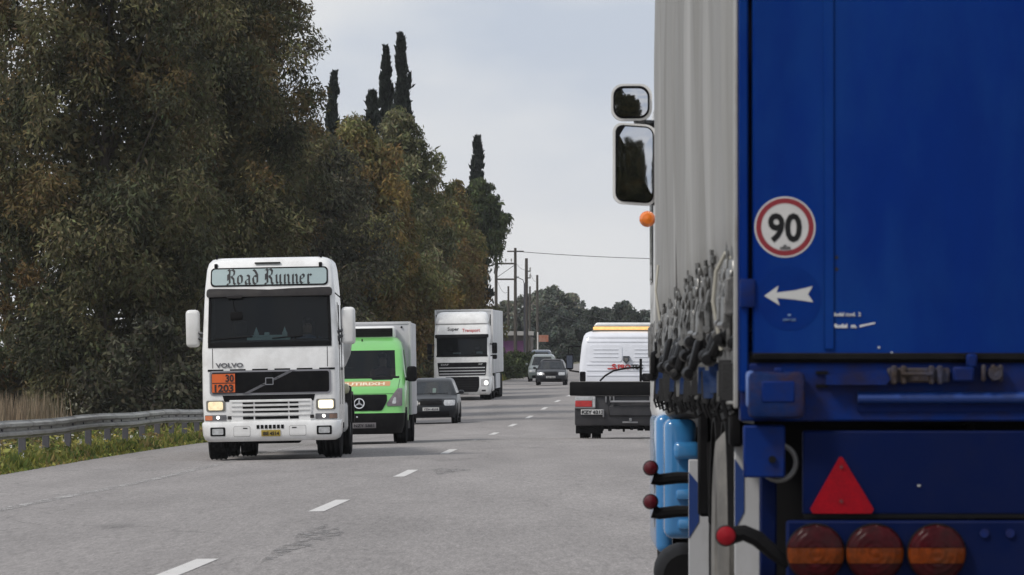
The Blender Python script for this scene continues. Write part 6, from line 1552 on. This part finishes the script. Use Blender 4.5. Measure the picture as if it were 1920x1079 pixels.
# ------------------------------------------------------------------ tractor ahead of it (white over light blue)
def near_tractor():
    T = thing('tractor_truck', 'white and light blue tractor with big mirrors, hidden ahead of the blue trailer', 'truck')
    T.location = TR.location; T.rotation_euler = TR.rotation_euler
    y1 = 14.15; y2 = 16.3; cxm = W2 / 2
    def Qx(px, py, y): return Q(px, py, y)
    xl = Q(1229, 700, 14.3)[0]
    mb = MB(); mb.box(xl, W2 - xl, y1, y2, 1.0, 2.95, .10, 3); mb.box(xl + .08, W2 - xl - .08, y1 + .1, y2 - .3, 2.95, 3.25, .12, 3); cab = mb.build('cab_body', WHITE, T)
    mb = MB(); mb.box(xl + .10, W2 - xl - .10, y2 - .012, y2 + .006, 1.9, 2.75, .004); mb.build('windscreen', DARKGLASS, cab)
    for s in (0, 1):
        X = xl - .004 if s == 0 else W2 - xl + .004
        mb = MB(); mb.box(X - .004, X + .004, 15.1, 15.9, 1.85, 2.6, .002); mb.build('side_window', DARKGLASS, cab)
        a, b = (xl - .006, xl + .1) if s == 0 else (W2 - xl - .1, W2 - xl + .006)
        mb = MB(); mb.box(a, b, 13.75, y1 + .02, 1.3, Q(0, 158, 13.8)[1], .02); mb.build('side_deflector', LGREY, T)
        wheel(T, .17 if s == 0 else W2 - .17, 15.1, .51, .33, -1 if s == 0 else 1, .29)
        wheel(T, .50 if s == 0 else W2 - .50, 11.6, .51, .33, -1 if s == 0 else 1, .29); wheel(T, .84 if s == 0 else W2 - .84, 11.6, .51, .33, -1 if s == 0 else 1, .29)
        # light blue rear fender column with a grey cap
        y = 13.0
        x0, x1, z0, z1 = rect(1246, 786, 1306, 1010, y); c0, c1, k0, k1 = rect(1250, 724, 1304, 786, y)
        mir = (lambda a, b: (a, b)) if s == 0 else (lambda a, b: (W2 - b, W2 - a))
        a, b = mir(x0, x1); mb = MB(); mb.box(a, b, y, 13.7, z0, z1, .045, 4); fe = mb.build('fender_panel', LBLUE, T)
        a, b = mir(c0, c1 + .05); mb = MB(); mb.box(a, b, y + .02, 13.65, k0, k1, .05, 4); mb.build('fender_cap', M('cap_grey', (.095, .092, .09), .5, var=.1), T)
        a, b = mir(x0 - .035, x0 + .06); mb = MB(); mb.box(a, b, 13.72, 15.9, z0 - .1, z1 + .02, .04, 3); mb.build('side_skirt', LBLUE, T)
        a, b = mir(x0 + .05, x1 + .02); zz = Q(0, 845, y)[1]; mb = MB(); mb.box(a, b, y - .06, y + .02, zz - .05, zz + .05, .03, 3); mb.build('fender_bracket', LBLUE, fe); mb = MB(); mb.box(a + .02, b, y - .05, y + .02, z0 + .05, z0 + .11, .02, 2); mb.build('fender_bracket', LBLUE, fe); mb = MB(); mb.box(a + .01, b, y - .045, y + .02, (z0 + zz) / 2 - .03, (z0 + zz) / 2 + .03, .02, 2); mb.build('fender_bracket', LBLUE, fe)
        a, b = mir(c0 + .085, c1 + .03); mb = MB(); mb.box(a, b, y - .02, y + .02, k0 + .06, k1 - .02, .012, 2); mb.build('cap_bracket', DGREY, T)
        # mirrors
        def mshape(pts, yy, dep, name, mt, par, flip=False):
            P = [Q(px, py, yy) for px, py in pts]
            if s == 1: P = [(W2 - x, z) for x, z in P][::-1]
            mb = MB(); mb.prism(P, yy, yy + dep); o = mb.build(name, mt, par); return o
        def roundpoly(x0, y0, x1, y1, r, skew=0.0, n=5):
            out = []
            for (cx_, cy_, a0) in ((x1 - r, y0 + r, -90), (x1 - r, y1 - r, 0), (x0 + r, y1 - r, 90), (x0 + r, y0 + r, 180)):
                for i in range(n + 1):
                    a = R_(a0 + 90 * i / n); px = cx_ + r * math.cos(a); py = cy_ + r * math.sin(a)
                    out.append((px, py + skew * (px - x0)))
            return out
        my = 14.6
        def convex(pts, yy, par, dz, Rm):
            """convex mirror glass: a shallow spherical cap turned a little outward and down"""
            P = [Q(px, py, yy) for px, py in pts]
            if s == 1: P = [(W2 - x, z) for x, z in P]
            mx = sum(p[0] for p in P) / len(P); mz = sum(p[1] for p in P) / len(P); out = -1 if s == 0 else 1
            def dep(x, z): a = x - mx; b = z - mz; return ((a) ** 2 + (b + dz) ** 2) / (2 * Rm) + out * a * .083 - .010 + .0
            vs = [(mx, yy + dep(mx, mz) - .004, mz)]; fs = []; n = len(P); rings = 7
            for r in range(1, rings + 1):
                for x, z in P: X = mx + (x - mx) * r / rings; Z = mz + (z - mz) * r / rings; vs.append((X, yy + dep(X, Z) - .004, Z))
            for i in range(n):
                fs.append([0, 1 + i, 1 + (i + 1) % n])
                for r in range(rings - 1): a = 1 + r * n; fs.append([a + i, a + n + i, a + n + (i + 1) % n, a + (i + 1) % n])
            mb = MB(); mb.add(vs, fs); return mb.build('mirror_glass', MIRROR_CONVEX, par, 80)
        h1 = mshape(roundpoly(1149, 229, 1230, 381, 18, .07), my, .10, 'mirror', WHITE2, T)
        mshape(roundpoly(1154, 233, 1225.5, 377, 15, .07), my - .006, .012, 'mirror_rim', BLACK, h1)
        convex(roundpoly(1157, 236, 1223.5, 374, 13, .07), my - .007, h1, .10, 5.0)
        h2 = mshape(roundpoly(1146, 157, 1223, 226, 22, .0), my, .10, 'mirror', WHITE2, T)
        mshape(roundpoly(1150, 161, 1218, 222, 19, .0), my - .006, .012, 'mirror_rim', BLACK, h2)
        convex(roundpoly(1153, 166, 1214.5, 218.5, 17, .0), my - .007, h2, .02, 1.6)
        p0, p1, p2 = Q(1196, 230, my), Q(1228, 229, my), Q(1240, 229, my)
        f = (lambda p: p[0]) if s == 0 else (lambda p: W2 - p[0])
        mb = MB(); mb.tube([(f(Q(1200, 221, my)), my + .05, Q(0, 221, my)[1]), (f(Q(1200, 236, my)), my + .05, Q(0, 236, my)[1])], .035, 8); mb.tube([(f(p0), my + .06, p0[1]), (f(p1), my + .2, p1[1]), (f(p2) + (.1 if s == 0 else -.1), my + .45, p2[1])], .024, 7); mb.build('mirror_arm', WHITE2, T); mb = MB(); b_ = Q(1224, 378, my); mb.tube([(f(b_), my + .05, b_[1]), (f(b_) + (.15 if s == 0 else -.15), my + .4, b_[1])], .022, 7); mb.build('mirror_arm', WHITE2, T)
        l_ = Q(1214, 411, 14.3); mb = MB(); mb.lathe([(0, -.045), (.03, -.036), (.045, -.012), (.047, .0), (.045, .03), (.02, .05)], 20, (f(l_), 14.3, l_[1]), 'y')
        mb.build('indicator', M('orange_indicator', (.72, .17, .01), .25, var=.15, vs=25, coat=.5), T)
    mb = MB(); mb.box(.8, 1.7, 10.4, 15.8, .55, 1.0, .03); mb.lathe([(.0, .9), (.45, .92), (.45, 1.06), (0, 1.08)], 20, (cxm, 12, .05), 'z'); mb.build('chassis', BLACK, T)
    mb = MB(); mb.box(xl + .05, W2 - xl - .05, 15.7, 16.42, .3, 1.0, .06, 2); mb.build('bumper', LBLUE, T)
    return T
near_tractor()
bpy.context.view_layer.update()
